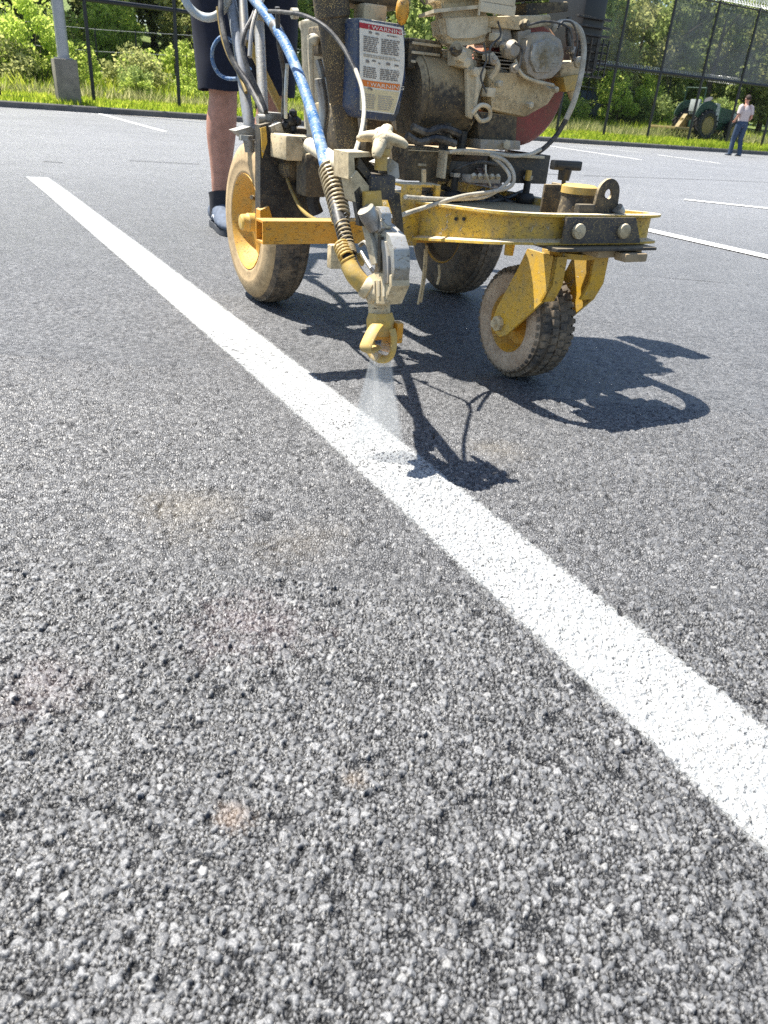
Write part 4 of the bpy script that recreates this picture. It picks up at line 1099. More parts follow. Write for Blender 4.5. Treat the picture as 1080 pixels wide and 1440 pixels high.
# star knob with four arms on a post
kc = Q(538, 193, w=1)
kn_ = MB()
ka = Vector((-.28, -.42, .86)).normalized()
kx = ka.cross(Vector((.55, -1, 0))).normalized(); ky = ka.cross(kx)
kn_.lathe([(-.020, .010), (-.014, .0145), (.003, .016), (.008, .012), (.009, .002)], kc, ka, 18)
for k in range(4):
    an = math.pi / 2 * k + .30
    d1 = kx * math.cos(an) + ky * math.sin(an)
    kn_.tube([kc + d1 * .006, kc + d1 * .017 - ka * .001, kc + d1 * .028 - ka * .004, kc + d1 * .035 - ka * .008], [(.0085, .0125), (.0075, .0095), (.0065, .0085), (.004, .006)], 10, 4)
knob = part(kn_, 'star_knob', 'tan_overspray', clamp, 60)
part(MB().lathe([(-.042, .009), (-.024, .009), (-.022, .0125), (-.014, .0125)], kc, Z_, 14), 'knob_post', 'gold_overspray', clamp)

# ---- spray gun
gp = lambda *pts: [G(x, y) for x, y in pts]
def gun_piece(pts, thick, du, name, mat, bev, parent):
    mb = MB().prism(gp(*pts), (thick, 0, 0))
    bmesh.ops.translate(mb.bm, vec=(du - thick / 2, 0, 0), verts=mb.bm.verts[:])
    if bev: bmesh.ops.bevel(mb.bm, geom=mb.bm.edges[:], offset=bev, segments=2, affect='EDGES', profile=.7)
    return part(mb, name, mat, parent, 30)
gn = gun_piece(((530, 304), (546, 318), (559, 331), (565, 350), (566, 378), (562, 404), (540, 404), (536, 388), (538, 372), (533, 352), (527, 332), (517, 312)), .026, 0, 'spray_gun', 'alu_dusty', .0025, None)
gun_piece(((537, 294), (541, 290), (549, 291), (552, 300), (553, 321), (546, 329), (535, 322), (532, 312)), .016, -.010, 'gun_hook', 'alu_dusty', .002, gn)
gun_piece(((528, 388), (541, 382), (563, 386), (564, 402), (556, 420), (553, 428), (529, 428), (525, 404)), .030, 0, 'gun_block', 'tan_overspray', .003, gn)
gun_piece(((524, 314), (530, 312), (540, 340), (545, 370), (538, 372), (532, 350)), .006, -.016, 'gun_flank', 'pale_overspray', .001, gn)
gun_piece(((549, 336), (556, 340), (560, 360), (560, 398), (553, 398), (552, 362)), .004, -.0145, 'gun_panel', 'grey_cast', .001, gn)
gun_piece(((546, 330), (551, 333), (549, 380), (545, 382)), .004, -.015, 'gun_groove', 'dark_dusty', 0, gn)
for k in range(4):
    gun_piece(((531 + 7 * k, 394), (534 + 7 * k, 394), (534 + 7 * k, 416), (531 + 7 * k, 416)), .003, -.0155, 'block_rib', 'pale_overspray', 0, gn)
part(MB().lathe([(0, .0125), (.012, .0135), (.03, .012)], Q(514, 294, w=1.03), Q(524, 312, w=1.03) - Q(514, 294, w=1.03), 20), 'trigger_pivot', 'steel_grey', gn)
part(MB().prism([Q(498, 270, w=1.005), Q(506, 262, w=1.005), Q(520, 300, w=1.005), Q(516, 318, w=1.005), Q(506, 318, w=1.005)], (0, .012, 0)), 'back_plate', 'black_steel', gn, 30)
part(MB().tube([G(506, 345, -.006), G(514, 341, -.006), G(524, 358, -.004), G(532, 374, -.004), G(528, 384, -.004), G(518, 372, -.004), G(508, 354, -.006)], .0032, 8, 4), 'trigger', 'alu_dusty', gn)
part(MB().lathe([(0, .010), (.012, .010), (.013, .006)], G(509, 365, .0), -X_, 14), 'trigger_screw', 'gold_overspray', gn)
part(MB().lathe([(0, .017), (.022, .0165), (.024, .019), (.034, .019), (.036, .0165)], G(533, 424), G(534, 452) - G(533, 424), 18), 'gun_nut', 'tan_overspray', gn, 40)
part(MB().lathe([(0, .0185), (.010, .022), (.026, .021), (.034, .0165)], G(535, 440), G(535, 466) - G(535, 440), 6), 'retaining_nut', 'gold_overspray', gn, 20)
tpc = G(537, 470)
tip = part(MB().cyl(tpc + Vector((-.018, .0, 0)), tpc + Vector((.030, .0, 0)), .0085, n=14).box(tpc + Vector((.02, -.010, -.014)), tpc + Vector((.032, .008, .018)), .003), 'spray_tip', 'orange_paint', gn)
gl = MB()
lo = [(-.020, .010), (-.024, -.010), (-.022, -.026), (-.012, -.036), (.004, -.038), (.018, -.033), (.025, -.020), (.025, .0), (.020, .012)]
gl.tube([tpc + Vector((.35 * x, -.9 * x, z)) for x, z in lo], [(.0048, .009)] * len(lo), 10, 5)
part(gl, 'tip_guard', 'gold_overspray', gn, 60)
wg = [(-.004, .022), (-.030, .012), (-.052, -.006), (-.054, -.014), (-.040, -.018), (-.018, -.016)]
part(MB().tube([tpc + Vector((.72 * x, .45 * x, z)) for x, z in wg], [(.004, .010)] * len(wg), 10, 4), 'guard_wing', 'gold_overspray', gn, 60)
wg = [(-.004, .022), (.022, .014), (.030, -.002), (.028, -.020), (.020, -.030)]
part(MB().tube([tpc + Vector((.72 * x, .55 * x, z)) for x, z in wg], [(.0045, .011)] * len(wg), 10, 4), 'guard_wing', 'orange_paint', gn, 60)
# whip hose: spring guard, ribbed sleeve, swivel
hp = [Q(459, 234, w=0.8171), Q(466, 262, w=0.8579), Q(473, 292, w=0.8986), Q(480, 322, w=0.9325), Q(488, 350, w=0.9664), Q(497, 376, w=0.99), Q(510, 396, w=1.01), Q(524, 409, w=1.025)]
part(MB().tube(hp, [.0105, .0105, .0095, .0095, .0095, .011, .011, .011], 14, 8), 'whip_hose', 'black_cable')
def spiral(pts, r, rw, turns, name, mat):
    P = []
    n_ = turns * 14
    for i in range(n_ + 1):
        f = i / n_ * (len(pts) - 1)
        k = min(int(f), len(pts) - 2)
        p = pts[k].lerp(pts[k + 1], f - k)
        t = (pts[k + 1] - pts[k]).normalized()
        a1 = t.orthogonal().normalized(); b1 = t.cross(a1)
        a1 = (X_ - t * X_.dot(t)).normalized(); b1 = t.cross(a1)
        an = 2 * math.pi * turns * i / n_
        P.append(p + (a1 * math.cos(an) + b1 * math.sin(an)) * (r if not callable(r) else r(i / n_)))
    return part(MB().tube(P, rw, 6), name, mat, None, 60)
spiral([Q(464, 238, w=0.8239), Q(472, 272, w=0.8714), Q(480, 308, w=0.9121)], lambda t: .0175 - .004 * t, .0024, 13, 'hose_spring', 'spring_steel')
spiral([Q(481, 314, w=0.9325), Q(489, 348, w=0.9664), Q(492, 360, w=0.98)], .0102, .0018, 12, 'hose_rib', 'dark_dusty')
spiral([Q(479, 344, w=0.9637), Q(487, 362, w=0.985), Q(494, 378, w=0.993)], .0108, .0018, 9, 'sleeve_rib', 'gold_overspray')
part(MB().tube([Q(490, 372, w=0.992), Q(499, 388, w=1.005), Q(512, 402, w=1.015)], [.0125, .0135, .0135], 16, 4), 'hose_sleeve', 'gold_overspray', None, 50)
part(MB().lathe([(0, .0135), (.004, .016), (.012, .016), (.014, .0135), (.018, .016), (.026, .016), (.030, .0125)], Q(510, 401, w=1.015), Q(526, 412, w=1.025) - Q(510, 401, w=1.015), 20), 'swivel_nut', 'tan_overspray', None, 40)
# strings of dried paint hanging under the frame
for x0, y0, x1, y1 in ((600, 345, 592, 425), (598, 350, 588, 428), (617, 372, 615, 400)):
    part(MB().tube([Q(x0, y0, w=.55), Q((x0 + x1) / 2 + 2, (y0 + y1) / 2, w=.55), Q(x1, y1, w=.55)], .0028, 6, 5), 'paint_string', 'tan_overspray')
part(MB().box(Q(466, 345, w=.62), Q(490, 378, w=.62) + Vector((0, .02, 0)), .003), 'bar_clamp', 'tan_overspray')

# ---- the fan of sprayed paint
m, n, b, out = nodes_of('paint_mist')
tc = N(n, 'ShaderNodeTexCoord').outputs['Object']
mp = N(n, 'ShaderNodeMapping'); mp.inputs['Scale'].default_value = (130, 130, 7); n.links.new(tc, mp.inputs[0])
ns = noise(n, 1, 4, .6, mp.outputs[0]); nf = noise(n, 900, 2, .6, tc)
tr_ = N(n, 'ShaderNodeBsdfTransparent')
df = N(n, 'ShaderNodeBsdfDiffuse'); df.inputs[0].default_value = (.80, .82, .82, 1)
tl = N(n, 'ShaderNodeBsdfTranslucent'); tl.inputs[0].default_value = (.80, .82, .82, 1)
mx_ = N(n, 'ShaderNodeMixShader'); mx_.inputs[0].default_value = .5
n.links.new(df.outputs[0], mx_.inputs[1]); n.links.new(tl.outputs[0], mx_.inputs[2])
fa = ramp(n, ns.outputs[0], [(0.25, 0.21), (0.75, 0.32)])
fg = ramp(n, nf.outputs[0], [(0.3, 0.85), (0.7, 1.15)])
ed = N(n, 'ShaderNodeAttribute', attribute_name='edge')
p1_ = N(n, 'ShaderNodeMath', operation='MULTIPLY'); n.links.new(fa.outputs[0], p1_.inputs[0]); n.links.new(ed.outputs['Fac'], p1_.inputs[1])
p2_ = N(n, 'ShaderNodeMath', operation='MULTIPLY'); n.links.new(p1_.outputs[0], p2_.inputs[0]); n.links.new(fg.outputs[0], p2_.inputs[1])
m2 = N(n, 'ShaderNodeMixShader'); n.links.new(p2_.outputs[0], m2.inputs[0]); n.links.new(tr_.outputs[0], m2.inputs[1]); n.links.new(mx_.outputs[0], m2.inputs[2])
n.links.new(m2.outputs[0], out.inputs[0])
sb_ = tpc + Vector((0, 0, -.014))
base = Vector((tpc.x, tpc.y, 0))
mv, mq, me_ = [], [], []
NX, NZ = 24, 10
for sheet, dy in enumerate((-.003, .003)):            # the fan has some thickness: two veils of droplets
    o0 = len(mv)
    for j in range(NZ + 1):
        t = j / NZ; z = sb_.z * (1 - t) + .003 * t
        hw_ = .012 + .042 * t
        for i in range(NX + 1):
            x = -1 + 2 * i / NX
            mv.append((.002 * t + hw_ * x, dy * (.4 + t) + .003 * math.sin(x * 5 + sheet), z))
            me_.append((1 - abs(x) ** 24) * (1.0 if t > .05 else .5) * min(1, (1.02 - t) * 5))
    for j in range(NZ):
        for i in range(NX):
            a_ = o0 + j * (NX + 1) + i
            mq.append((a_, a_ + 1, a_ + NX + 2, a_ + NX + 1))
mm_ = np_mesh('paint_spray', np.array(mv), np.array(mq), 'paint_mist')
at_ = mm_.attributes.new('edge', 'FLOAT', 'POINT'); at_.data.foreach_set('value', me_)
mo_ = new_obj('paint_spray', mm_, None, None, m2w(base), R(30))
tag(mo_, 'translucent white fan of paint spraying down from the gun tip', 'paint spray', kind='stuff')
# ------------------------------------------------------------------ people
def skin_body(name, pts, edges, mat, root, parent=None, loc=None, rotz=None, levels=2):
    """one continuous body: joints with a radius each, grown with Skin + Subdivision"""
    me = D.meshes.new(name)
    keys = list(pts)
    me.from_pydata([pts[k][0] for k in keys], [(keys.index(a), keys.index(b)) for a, b in edges], [])
    o = new_obj(name, me, None, parent, loc, rotz)
    md = o.modifiers.new('Skin', 'SKIN')
    md.use_smooth_shade = True
    sv = me.skin_vertices[0].data
    for i, k in enumerate(keys):
        r = pts[k][1]
        sv[i].radius = r if hasattr(r, '__len__') else (r, r)
        sv[i].use_root = (k == root)
    ss = o.modifiers.new('Sub', 'SUBSURF'); ss.levels = levels; ss.render_levels = levels
    bpy.context.view_layer.update()
    ev = D.meshes.new_from_object(o.evaluated_get(bpy.context.evaluated_depsgraph_get()))
    o.modifiers.clear()
    o.data = ev
    ev.materials.clear(); ev.materials.append(MATS[mat])
    ev.polygons.foreach_set('use_smooth', [True] * len(ev.polygons))
    return o

def figure(loc, rotz, J, mats, label, cat_group=None, hands=True, lv=2):
    """J: joints in metres, x right, -y forwards (the way the person faces), z up, from the point between the feet"""
    root = empty('person', loc, rotz)
    tag(root, label, 'person')
    P = {}
    def add(k, p, r): P[k] = (Vector(p), r)
    E_ = []
    add('pelvis', J['pelvis'], (.13, .10)); add('waist', J['waist'], (.125, .09)); add('chest', J['chest'], (.15, .11)); add('neckb', J['neckb'], (.075, .065)); add('neck', J['neck'], .055)
    E_ += [('pelvis', 'waist'), ('waist', 'chest'), ('chest', 'neckb'), ('neckb', 'neck')]
    hd = Vector(J['head'])
    add('jaw', hd + Vector((0, -.012, -.07)), (.062, .070)); add('skull', hd + Vector((0, .008, .02)), (.078, .094)); add('crown', hd + Vector((0, .012, .085)), (.058, .07))
    E_ += [('neck', 'jaw'), ('jaw', 'skull'), ('skull', 'crown')]
    for s in 'lr':
        add('hip' + s, J['hip' + s], .09)
        kn = Vector(J['knee' + s]); an = Vector(J['ankle' + s]); hp = Vector(J['hip' + s])
        add('thigh' + s, hp.lerp(kn, .5), .078); add('knee' + s, kn, .056)
        add('calf' + s, kn.lerp(an, .30) + Vector((0, .020, 0)), .066); add('shin' + s, kn.lerp(an, .65) + Vector((0, .006, 0)), .044); add('ankle' + s, an, .034)
        toe = Vector(J['toe' + s])
        add('foot' + s, an.lerp(toe, .5) + Vector((0, 0, -.035)), (.040, .03)); add('toe' + s, toe, (.038, .022))
        E_ += [('pelvis', 'hip' + s), ('hip' + s, 'thigh' + s), ('thigh' + s, 'knee' + s), ('knee' + s, 'calf' + s), ('calf' + s, 'shin' + s), ('shin' + s, 'ankle' + s), ('ankle' + s, 'foot' + s), ('foot' + s, 'toe' + s)]
        sh = Vector(J['sh' + s]); el = Vector(J['elbow' + s]); wr = Vector(J['wrist' + s])
        add('sh' + s, sh, .062); add('arm' + s, sh.lerp(el, .5), .050); add('elbow' + s, el, .040); add('fore' + s, el.lerp(wr, .35), .040); add('wrist' + s, wr, .027)
        pm_ = Vector(J['palm' + s])
        add('palm' + s, pm_, (.040, .020))
        E_ += [('chest', 'sh' + s), ('sh' + s, 'arm' + s), ('arm' + s, 'elbow' + s), ('elbow' + s, 'fore' + s), ('fore' + s, 'wrist' + s), ('wrist' + s, 'palm' + s)]
    skin_body('body', P, E_, 'skin', 'pelvis', root, levels=lv)
    # face: nose, ears, eyes; hair
    fc = MB()
    fc.tube([hd + Vector((0, -.088, .02)), hd + Vector((0, -.108, -.018)), hd + Vector((0, -.092, -.026))], [.007, .013, .010], 8, 3)
    for sg in (-1, 1): fc.sphere(hd + Vector((sg * .080, .012, -.005)), .026, 2, (.4, .7, 1.1))
    part_ = fc.build('nose_and_ears', 'skin', root); tag(part_, kind='stuff')
    for sg in (-1, 1):
        MB().sphere(hd + Vector((sg * .031, -.083, .022)), .011, 2).build('eye', 'shoe_pale', root)
    MB().tube([hd + Vector((-.024, -.086, -.055)), hd + Vector((0, -.094, -.057)), hd + Vector((.024, -.086, -.055))], .0055, 6, 3).build('mouth', 'label_red', root)
    hr = MB()
    t = bmesh.new(); bmesh.ops.create_icosphere(t, subdivisions=3, radius=.104)
    bmesh.ops.delete(t, geom=[v for v in t.verts if v.co.z < .012 - .05 * (v.co.y > 0) and not (v.co.y > .03 and v.co.z > -.06)], context='VERTS')
    hr.merge(t, Matrix.Translation(hd + Vector((0, .016, .03))) @ Matrix.Diagonal((.86, 1.0, .98, 1)))
    hr.build('hair', 'hair', root)
    # fingers curled round what the hand holds
    if hands:
        for s in 'lr':
            pm_ = Vector(J['palm' + s]); fd = (pm_ - Vector(J['wrist' + s])).normalized()
            sd = Vector(J['side' + s]).normalized(); dn = fd.cross(sd).normalized()
            if dn.z > 0: dn = -dn
            for k, ln in enumerate((.070, .080, .076, .060)):
                b0 = pm_ + sd * (.030 - .020 * k) + fd * .025
                MB().tube([b0, b0 + fd * ln * .40, b0 + fd * ln * .55 + dn * ln * .35, b0 + fd * ln * .20 + dn * ln * .62], [.0095, .009, .0085, .007], 8, 3).build('finger', 'skin', root)
            b0 = pm_ + sd * .034 - fd * .01
            MB().tube([b0, b0 + sd * .020 + fd * .020 + dn * .01, b0 + sd * .010 + fd * .036 + dn * .034], [.012, .0105, .008], 8, 3).build('thumb', 'skin', root)
    # clothes
    st = MB()
    st.tube([Vector(J['pelvis']) + Vector((0, 0, -.02)), J['waist'], J['chest'], Vector(J['neckb']) + Vector((0, 0, -.01))], [(.135, .185), (.125, .175), (.145, .205), (.075, .085)], 22, 5)
    shirt = st.build('shirt', mats['shirt'], root, smooth=60)
    for s in 'lr':
        sh = Vector(J['sh' + s]); el = Vector(J['elbow' + s])
        MB().tube([Vector(J['chest']).lerp(sh, .75), sh, sh.lerp(el, .75)], [.075, .080, .066], 16, 4, cap=False).build('sleeve', mats['shirt'], shirt, smooth=60)
    return root

def shoe(parent, heel, toe, up_mat='shoe_grey', scale=1.0):
    """heel and toe: points on the ground"""
    heel, toe = Vector(heel), Vector(toe)
    d = (toe - heel); L = d.length; d.normalize()
    s = Vector((-d.y, d.x, 0))
    def sec(t, hw, h0, h1, kx=10):
        c = heel + d * (L * t)
        return [c + s * (hw * scale * math.cos(a) * (1 if math.sin(a) < .2 else .82 + .18 * math.cos(a) ** 2)) + Vector((0, 0, h0 + (h1 * scale - h0) * (math.sin(a) * .5 + .5))) for a in [2 * math.pi * k / 16 for k in range(16)]]
    up = MB().rings([sec(.0, .022, .018, .060), sec(.04, .034, .016, .088), sec(.16, .037, .016, .100), sec(.32, .036, .016, .098), sec(.46, .039, .016, .082), sec(.62, .045, .016, .066), sec(.80, .046, .016, .054), sec(.93, .036, .016, .046), sec(.99, .018, .018, .036)])
    sh = up.build('shoe', up_mat, parent, smooth=60)
    so_ = MB()
    out_ = []
    for t, hw in ((0, .022), (.03, .034), (.15, .039), (.35, .037), (.60, .046), (.80, .048), (.93, .038), (1.0, .018)): out_.append((t, hw))
    poly = [heel + d * (L * t) + s * hw + Vector((0, 0, .001)) for t, hw in out_] + [heel + d * (L * t) - s * hw + Vector((0, 0, .001)) for t, hw in reversed(out_)]
    so_.prism(poly, (0, 0, .022))
    so_.build('sole', 'shoe_sole', sh, smooth=30)
    st = MB()
    for t in (.50, .58, .66):
        c = heel + d * (L * t)
        st.tube([c + s * .030 + Vector((0, 0, .063 - (t - .5) * .1)), c + Vector((0, 0, .078 - (t - .5) * .13)), c - s * .030 + Vector((0, 0, .063 - (t - .5) * .1))], .003, 6, 3)
    for i, sg in enumerate((-1, 1)):
        a, b_ = heel + d * (L * .30) + s * sg * .038, heel + d * (L * .62) + s * sg * .045
        st.tube([a + Vector((0, 0, .045)), a.lerp(b_, .5) + s * sg * .002 + Vector((0, 0, .058)), b_ + Vector((0, 0, .036))], .004, 6, 3)
    tag(st.build('laces_and_stripes', 'shoe_pale', sh), kind='stuff')
    return sh

# worker behind the machine, hands on its grips; x = -u is his right hand side turned to us
wl = V(.075, -1.22, 0)
WORK = {
    'pelvis': (.0, .06, .93), 'waist': (0, .03, 1.06), 'chest': (0, -.02, 1.30), 'neckb': (0, -.03, 1.47), 'neck': (0, -.045, 1.52), 'head': (0, -.075, 1.65),
    'hipl': (-.105, .05, .88), 'kneel': (-.112, -.005, .50), 'anklel': (-.130, .025, .085), 'toel': (-.140, -.14, .03),
    'hipr': (.10, .06, .88), 'kneer': (.125, .10, .50), 'ankler': (.13, .20, .085), 'toer': (.14, .03, .03),
    'shl': (-.195, -.01, 1.41), 'elbowl': (-.36, -.14, 1.17), 'wristl': (-.435, -.40, 1.055), 'palml': (-.447, -.475, 1.045), 'sidel': (1, .2, .2),
    'shr': (.195, -.01, 1.41), 'elbowr': (.27, -.14, 1.17), 'wristr': (.29, -.40, 1.055), 'palmr': (.297, -.475, 1.045), 'sider': (-1, .2, .2),
}
wk = figure(m2w(wl), R(30), WORK, {'shirt': 'grey_shirt'}, 'worker in navy shorts and dark trainers walking behind the striping machine')
for s in 'lr':
    h = Vector(WORK['hip' + s]); k = Vector(WORK['knee' + s]); sx_ = -1 if s == 'l' else 1
    b0 = h.lerp(k, .93)
    rr = MB()
    rings_ = []
    for f, ra, rb in ((-.12, .118, .130), (.12, .112, .122), (.4, .104, .112), (.7, .097, .103), (.94, .096, .099), (.955, .094, .097), (.94, .088, .091)):
        c = h.lerp(k, f)
        rings_.append([c + Vector((ra * math.cos(a) * (1 + .045 * math.sin(4 * a + f * 5) + .02 * math.sin(9 * a + f * 9)), rb * math.sin(a) * (1 + .05 * math.sin(5 * a + f * 7)), .008 * math.sin(2 * a + 1) * (f > .5) - .012 * math.cos(a) * sx_ * (f > .5))) for a in [2 * math.pi * j / 24 for j in range(24)]])
    rr.rings(rings_, cap=False)
    leg = rr.build('shorts_leg', 'navy_cloth', wk, smooth=60)
    a_ = Vector(WORK['ankle' + s]); t_ = Vector(WORK['toe' + s])
    MB().tube([a_ + Vector((0, .005, .055)), a_ + Vector((0, 0, .03)), a_ + Vector((0, 0, -.03))], [.046, .044, .045], 16, 3).build('sock', 'sock', wk, smooth=60)
    dd = (t_ - a_); dd.z = 0; dd.normalize()
    ha = Vector((a_.x, a_.y, 0)) - dd * .075
    shoe(wk, ha - dd * .01, ha + dd * .30, 'shoe_grey', 1.15)
MB().tube([Vector(WORK['pelvis']) + Vector((0, 0, -.10)), WORK['pelvis'], Vector(WORK['waist']) + Vector((0, 0, -.03))], [(.13, .20), (.14, .20), (.13, .185)], 22, 4).build('shorts_seat', 'navy_cloth', wk, smooth=60)

# man standing at the far kerb
mp_ = gnd(1032, 219)
FARM = {
    'pelvis': (0, .0, .95), 'waist': (0, -.01, 1.08), 'chest': (0, -.02, 1.32), 'neckb': (0, -.02, 1.49), 'neck': (0, -.03, 1.54), 'head': (0, -.05, 1.66),
    'hipl': (-.10, 0, .90), 'kneel': (-.11, -.03, .50), 'anklel': (-.12, .10, .085), 'toel': (-.13, -.06, .03),
    'hipr': (.10, 0, .90), 'kneer': (.11, -.10, .50), 'ankler': (.12, -.08, .085), 'toer': (.13, -.24, .03),
    'shl': (-.19, -.01, 1.43), 'elbowl': (-.26, .04, 1.15), 'wristl': (-.22, -.14, 1.00), 'palml': (-.20, -.21, .98), 'sidel': (1, .2, .2),
    'shr': (.19, -.01, 1.43), 'elbowr': (.27, .04, 1.15), 'wristr': (.20, -.16, 1.02), 'palmr': (.17, -.23, 1.02), 'sider': (-1, .2, .2),
}
fm = figure(mp_, math.atan2(kd.y, kd.x) + R(165), FARM, {'shirt': 'pink_shirt'}, 'man in pale pink T-shirt and blue jeans standing at the far kerb', lv=1)
for s in 'lr':
    h = Vector(FARM['hip' + s]); k = Vector(FARM['knee' + s]); a_ = Vector(FARM['ankle' + s]); t_ = Vector(FARM['toe' + s])
    MB().tube([h + Vector((0, 0, .04)), h.lerp(k, .5), k, k.lerp(a_, .4), a_ + Vector((0, 0, -.05))], [.115, .100, .078, .076, .070], 16, 4).build('trouser_leg', 'jeans', fm, smooth=60)
    dd = (t_ - a_); dd.z = 0; dd.normalize()
    ha = Vector((a_.x, a_.y, 0)) - dd * .075
    shoe(fm, ha, ha + dd * .29)
MB().tube([Vector(FARM['pelvis']) + Vector((0, 0, -.10)), FARM['pelvis'], Vector(FARM['waist']) + Vector((0, 0, -.04))], [(.13, .19), (.135, .19), (.125, .175)], 20, 3).build('trouser_seat', 'jeans', fm, smooth=60)
# ------------------------------------------------------------------ beyond the lot: kerb, verge, hillside
def kp(s, d, z=0.0):
    """point s metres along the kerb and d metres behind it"""
    p = KA + kd * s + kn * d
    return Vector((p.x, p.y, z))
def s_at(px, py, d):
    r = ray(px, py); t = (KD + d - CAM.dot(kn)) / r.dot(kn)
    P = CAM + r * t
    return (P - KA).dot(kd), P.z
kang = math.atan2(kd.y, kd.x)
m, n, b, out = nodes_of('kerb_concrete')
tc = N(n, 'ShaderNodeTexCoord').outputs['Object']
r_ = ramp(n, noise(n, 3, 5, .6, tc).outputs[0], [(.3, (.10, .095, .088)), (.7, (.16, .15, .14))])
n.links.new(r_.outputs[0], b.inputs['Base Color']); b.inputs['Roughness'].default_value = .9
kb = MB()
prof = [(0.0, ZF - .05), (0.02, ZF + .12), (0.05, ZF + .145), (0.20, ZF + .145), (0.20, ZF - .05)]
rg = [[kp(s, d, z) for d, z in prof] for s in np.linspace(-40, 75, 60)]
kb.rings(rg)
tag(kb.build('kerb', 'kerb_concrete', smooth=30), kind='structure')
gt = MB()
rg = [[kp(s, d, ZF + z) for d, z in ((-.42, .004), (-.01, .004), (-.01, -.05), (-.42, -.05))] for s in np.linspace(-40, 75, 60)]
gt.rings(rg)
tag(gt.build('gutter', 'concrete', smooth=0), kind='structure')

def hz(s, d):
    rise = 0.03 + 0.10 * min(max(s / 25, 0), 1)
    z0 = ZF + .11
    if d < 2.2: return z0 + (rise + .03) * min(max((d - .2) / 2.0, 0), 1)
    z = z0 + rise + .03
    left = 1 - min(max((s - 8) / 14, 0), 1)
    return z + .015 * (d - 2.2) + (.05 + .085 * left) * max(0, d - 6) * min(1, max(0, (d - 6) / 6)) + .12 * math.sin(s * .5) * math.sin(d * .4) * min(1, max(0, (d - 4) / 6))
m, n, b, out = nodes_of('turf')
tc = N(n, 'ShaderNodeTexCoord').outputs['Object']
r_ = ramp(n, noise(n, 1.2, 6, .65, tc).outputs[0], [(.3, (.075, .12, .020)), (.55, (.13, .18, .032)), (.75, (.19, .21, .06))])
n.links.new(r_.outputs[0], b.inputs['Base Color']); b.inputs['Roughness'].default_value = .9
sg = np.concatenate([np.linspace(-90, -12, 14)[:-1], np.linspace(-12, 45, 80), np.linspace(45, 140, 14)[1:]])
dg = np.concatenate([[.18, .6, 1.0, 1.6, 2.2], np.linspace(3, 60, 60), [80, 120]])
vs = np.array([tuple(kp(s, d, hz(s, d))) for d in dg for s in sg])
I = np.arange(len(vs)).reshape(len(dg), len(sg))
q = np.stack([I[:-1, :-1], I[:-1, 1:], I[1:, 1:], I[1:, :-1]], -1).reshape(-1, 4)
tag(new_obj('hillside', np_mesh('hillside', vs, q, 'turf')), kind='structure')

def leafmat(name, c1, c2, c3, trans=.5):
    m, n, b, out = nodes_of(name)
    oi = N(n, 'ShaderNodeObjectInfo')
    at = N(n, 'ShaderNodeAttribute', attribute_name='leaf')
    r_ = ramp(n, at.outputs['Fac'], [(0, c1), (.5, c2), (1, c3)])
    hs = N(n, 'ShaderNodeHueSaturation')
    mr = N(n, 'ShaderNodeMapRange'); n.links.new(oi.outputs['Random'], mr.inputs[0]); mr.inputs[3].default_value = .75; mr.inputs[4].default_value = 1.25
    n.links.new(mr.outputs[0], hs.inputs['Value']); n.links.new(r_.outputs[0], hs.inputs['Color'])
    d = N(n, 'ShaderNodeBsdfDiffuse'); t = N(n, 'ShaderNodeBsdfTranslucent'); mx = N(n, 'ShaderNodeMixShader')
    tb = N(n, 'ShaderNodeVectorMath', operation='MULTIPLY'); n.links.new(hs.outputs[0], tb.inputs[0]); tb.inputs[1].default_value = (2.15, 2.0, 1.6)
    n.links.new(hs.outputs[0], d.inputs[0]); n.links.new(tb.outputs[0], t.inputs[0])
    mx.inputs[0].default_value = trans
    n.links.new(d.outputs[0], mx.inputs[1]); n.links.new(t.outputs[0], mx.inputs[2]); n.links.new(mx.outputs[0], out.inputs[0])
    n.nodes.remove(b)
leafmat('leaf_dark', (.13, .18, .065), (.20, .26, .10), (.31, .37, .16))
leafmat('leaf_bright', (.20, .28, .07), (.30, .39, .10), (.43, .49, .17), .55)
leafmat('leaf_olive', (.16, .19, .09), (.25, .28, .13), (.37, .39, .19))
leafmat('grass_blade', (.15, .23, .025), (.25, .33, .04), (.38, .41, .08), .5)
leafmat('weed_pale', (.15, .19, .07), (.24, .26, .12), (.38, .38, .24), .5)

rg_ = np.random.default_rng(11)
def leaf_mesh(name, centres, normals_scale, size, mat):
    """many leaf-sized quads round given centres"""
    k = len(centres)
    a = rg_.normal(size=(k, 3)); a /= np.linalg.norm(a, axis=1)[:, None]
    b_ = rg_.normal(size=(k, 3)); b_ -= a * (a * b_).sum(1)[:, None]; b_ /= np.linalg.norm(b_, axis=1)[:, None]
    sz = size * rg_.uniform(.55, 1.35, (k, 1))
    v = np.stack([centres - a * sz, centres + b_ * sz * .5, centres + a * sz, centres - b_ * sz * .5], 1).reshape(-1, 3)
    q = np.arange(4 * k).reshape(-1, 4)
    me = np_mesh(name, v, q, mat, smooth=False)
    at = me.attributes.new('leaf', 'FLOAT', 'POINT')
    at.data.foreach_set('value', np.repeat(rg_.uniform(0, 1, k), 4).astype(np.float32))
    return me
def crown_points(count, clumps, rx, rz, cz, clump_r):
    """leaves gathered in clumps spread through an uneven crown"""
    P = []
    for c in range(clumps):
        while True:
            p = rg_.uniform(-1, 1, 3)
            if .25 < (p ** 2).sum() < 1: break
        c_ = np.array([p[0] * rx, p[1] * rx, cz + p[2] * rz])
        r = clump_r * rg_.uniform(.6, 1.3)
        d = rg_.normal(size=(count // clumps, 3)); d /= np.linalg.norm(d, axis=1)[:, None]
        P.append(c_ + d * (r * rg_.uniform(.3, 1, (count // clumps, 1)) ** .6) * np.array([1, 1, .8]))
    return np.concatenate(P)
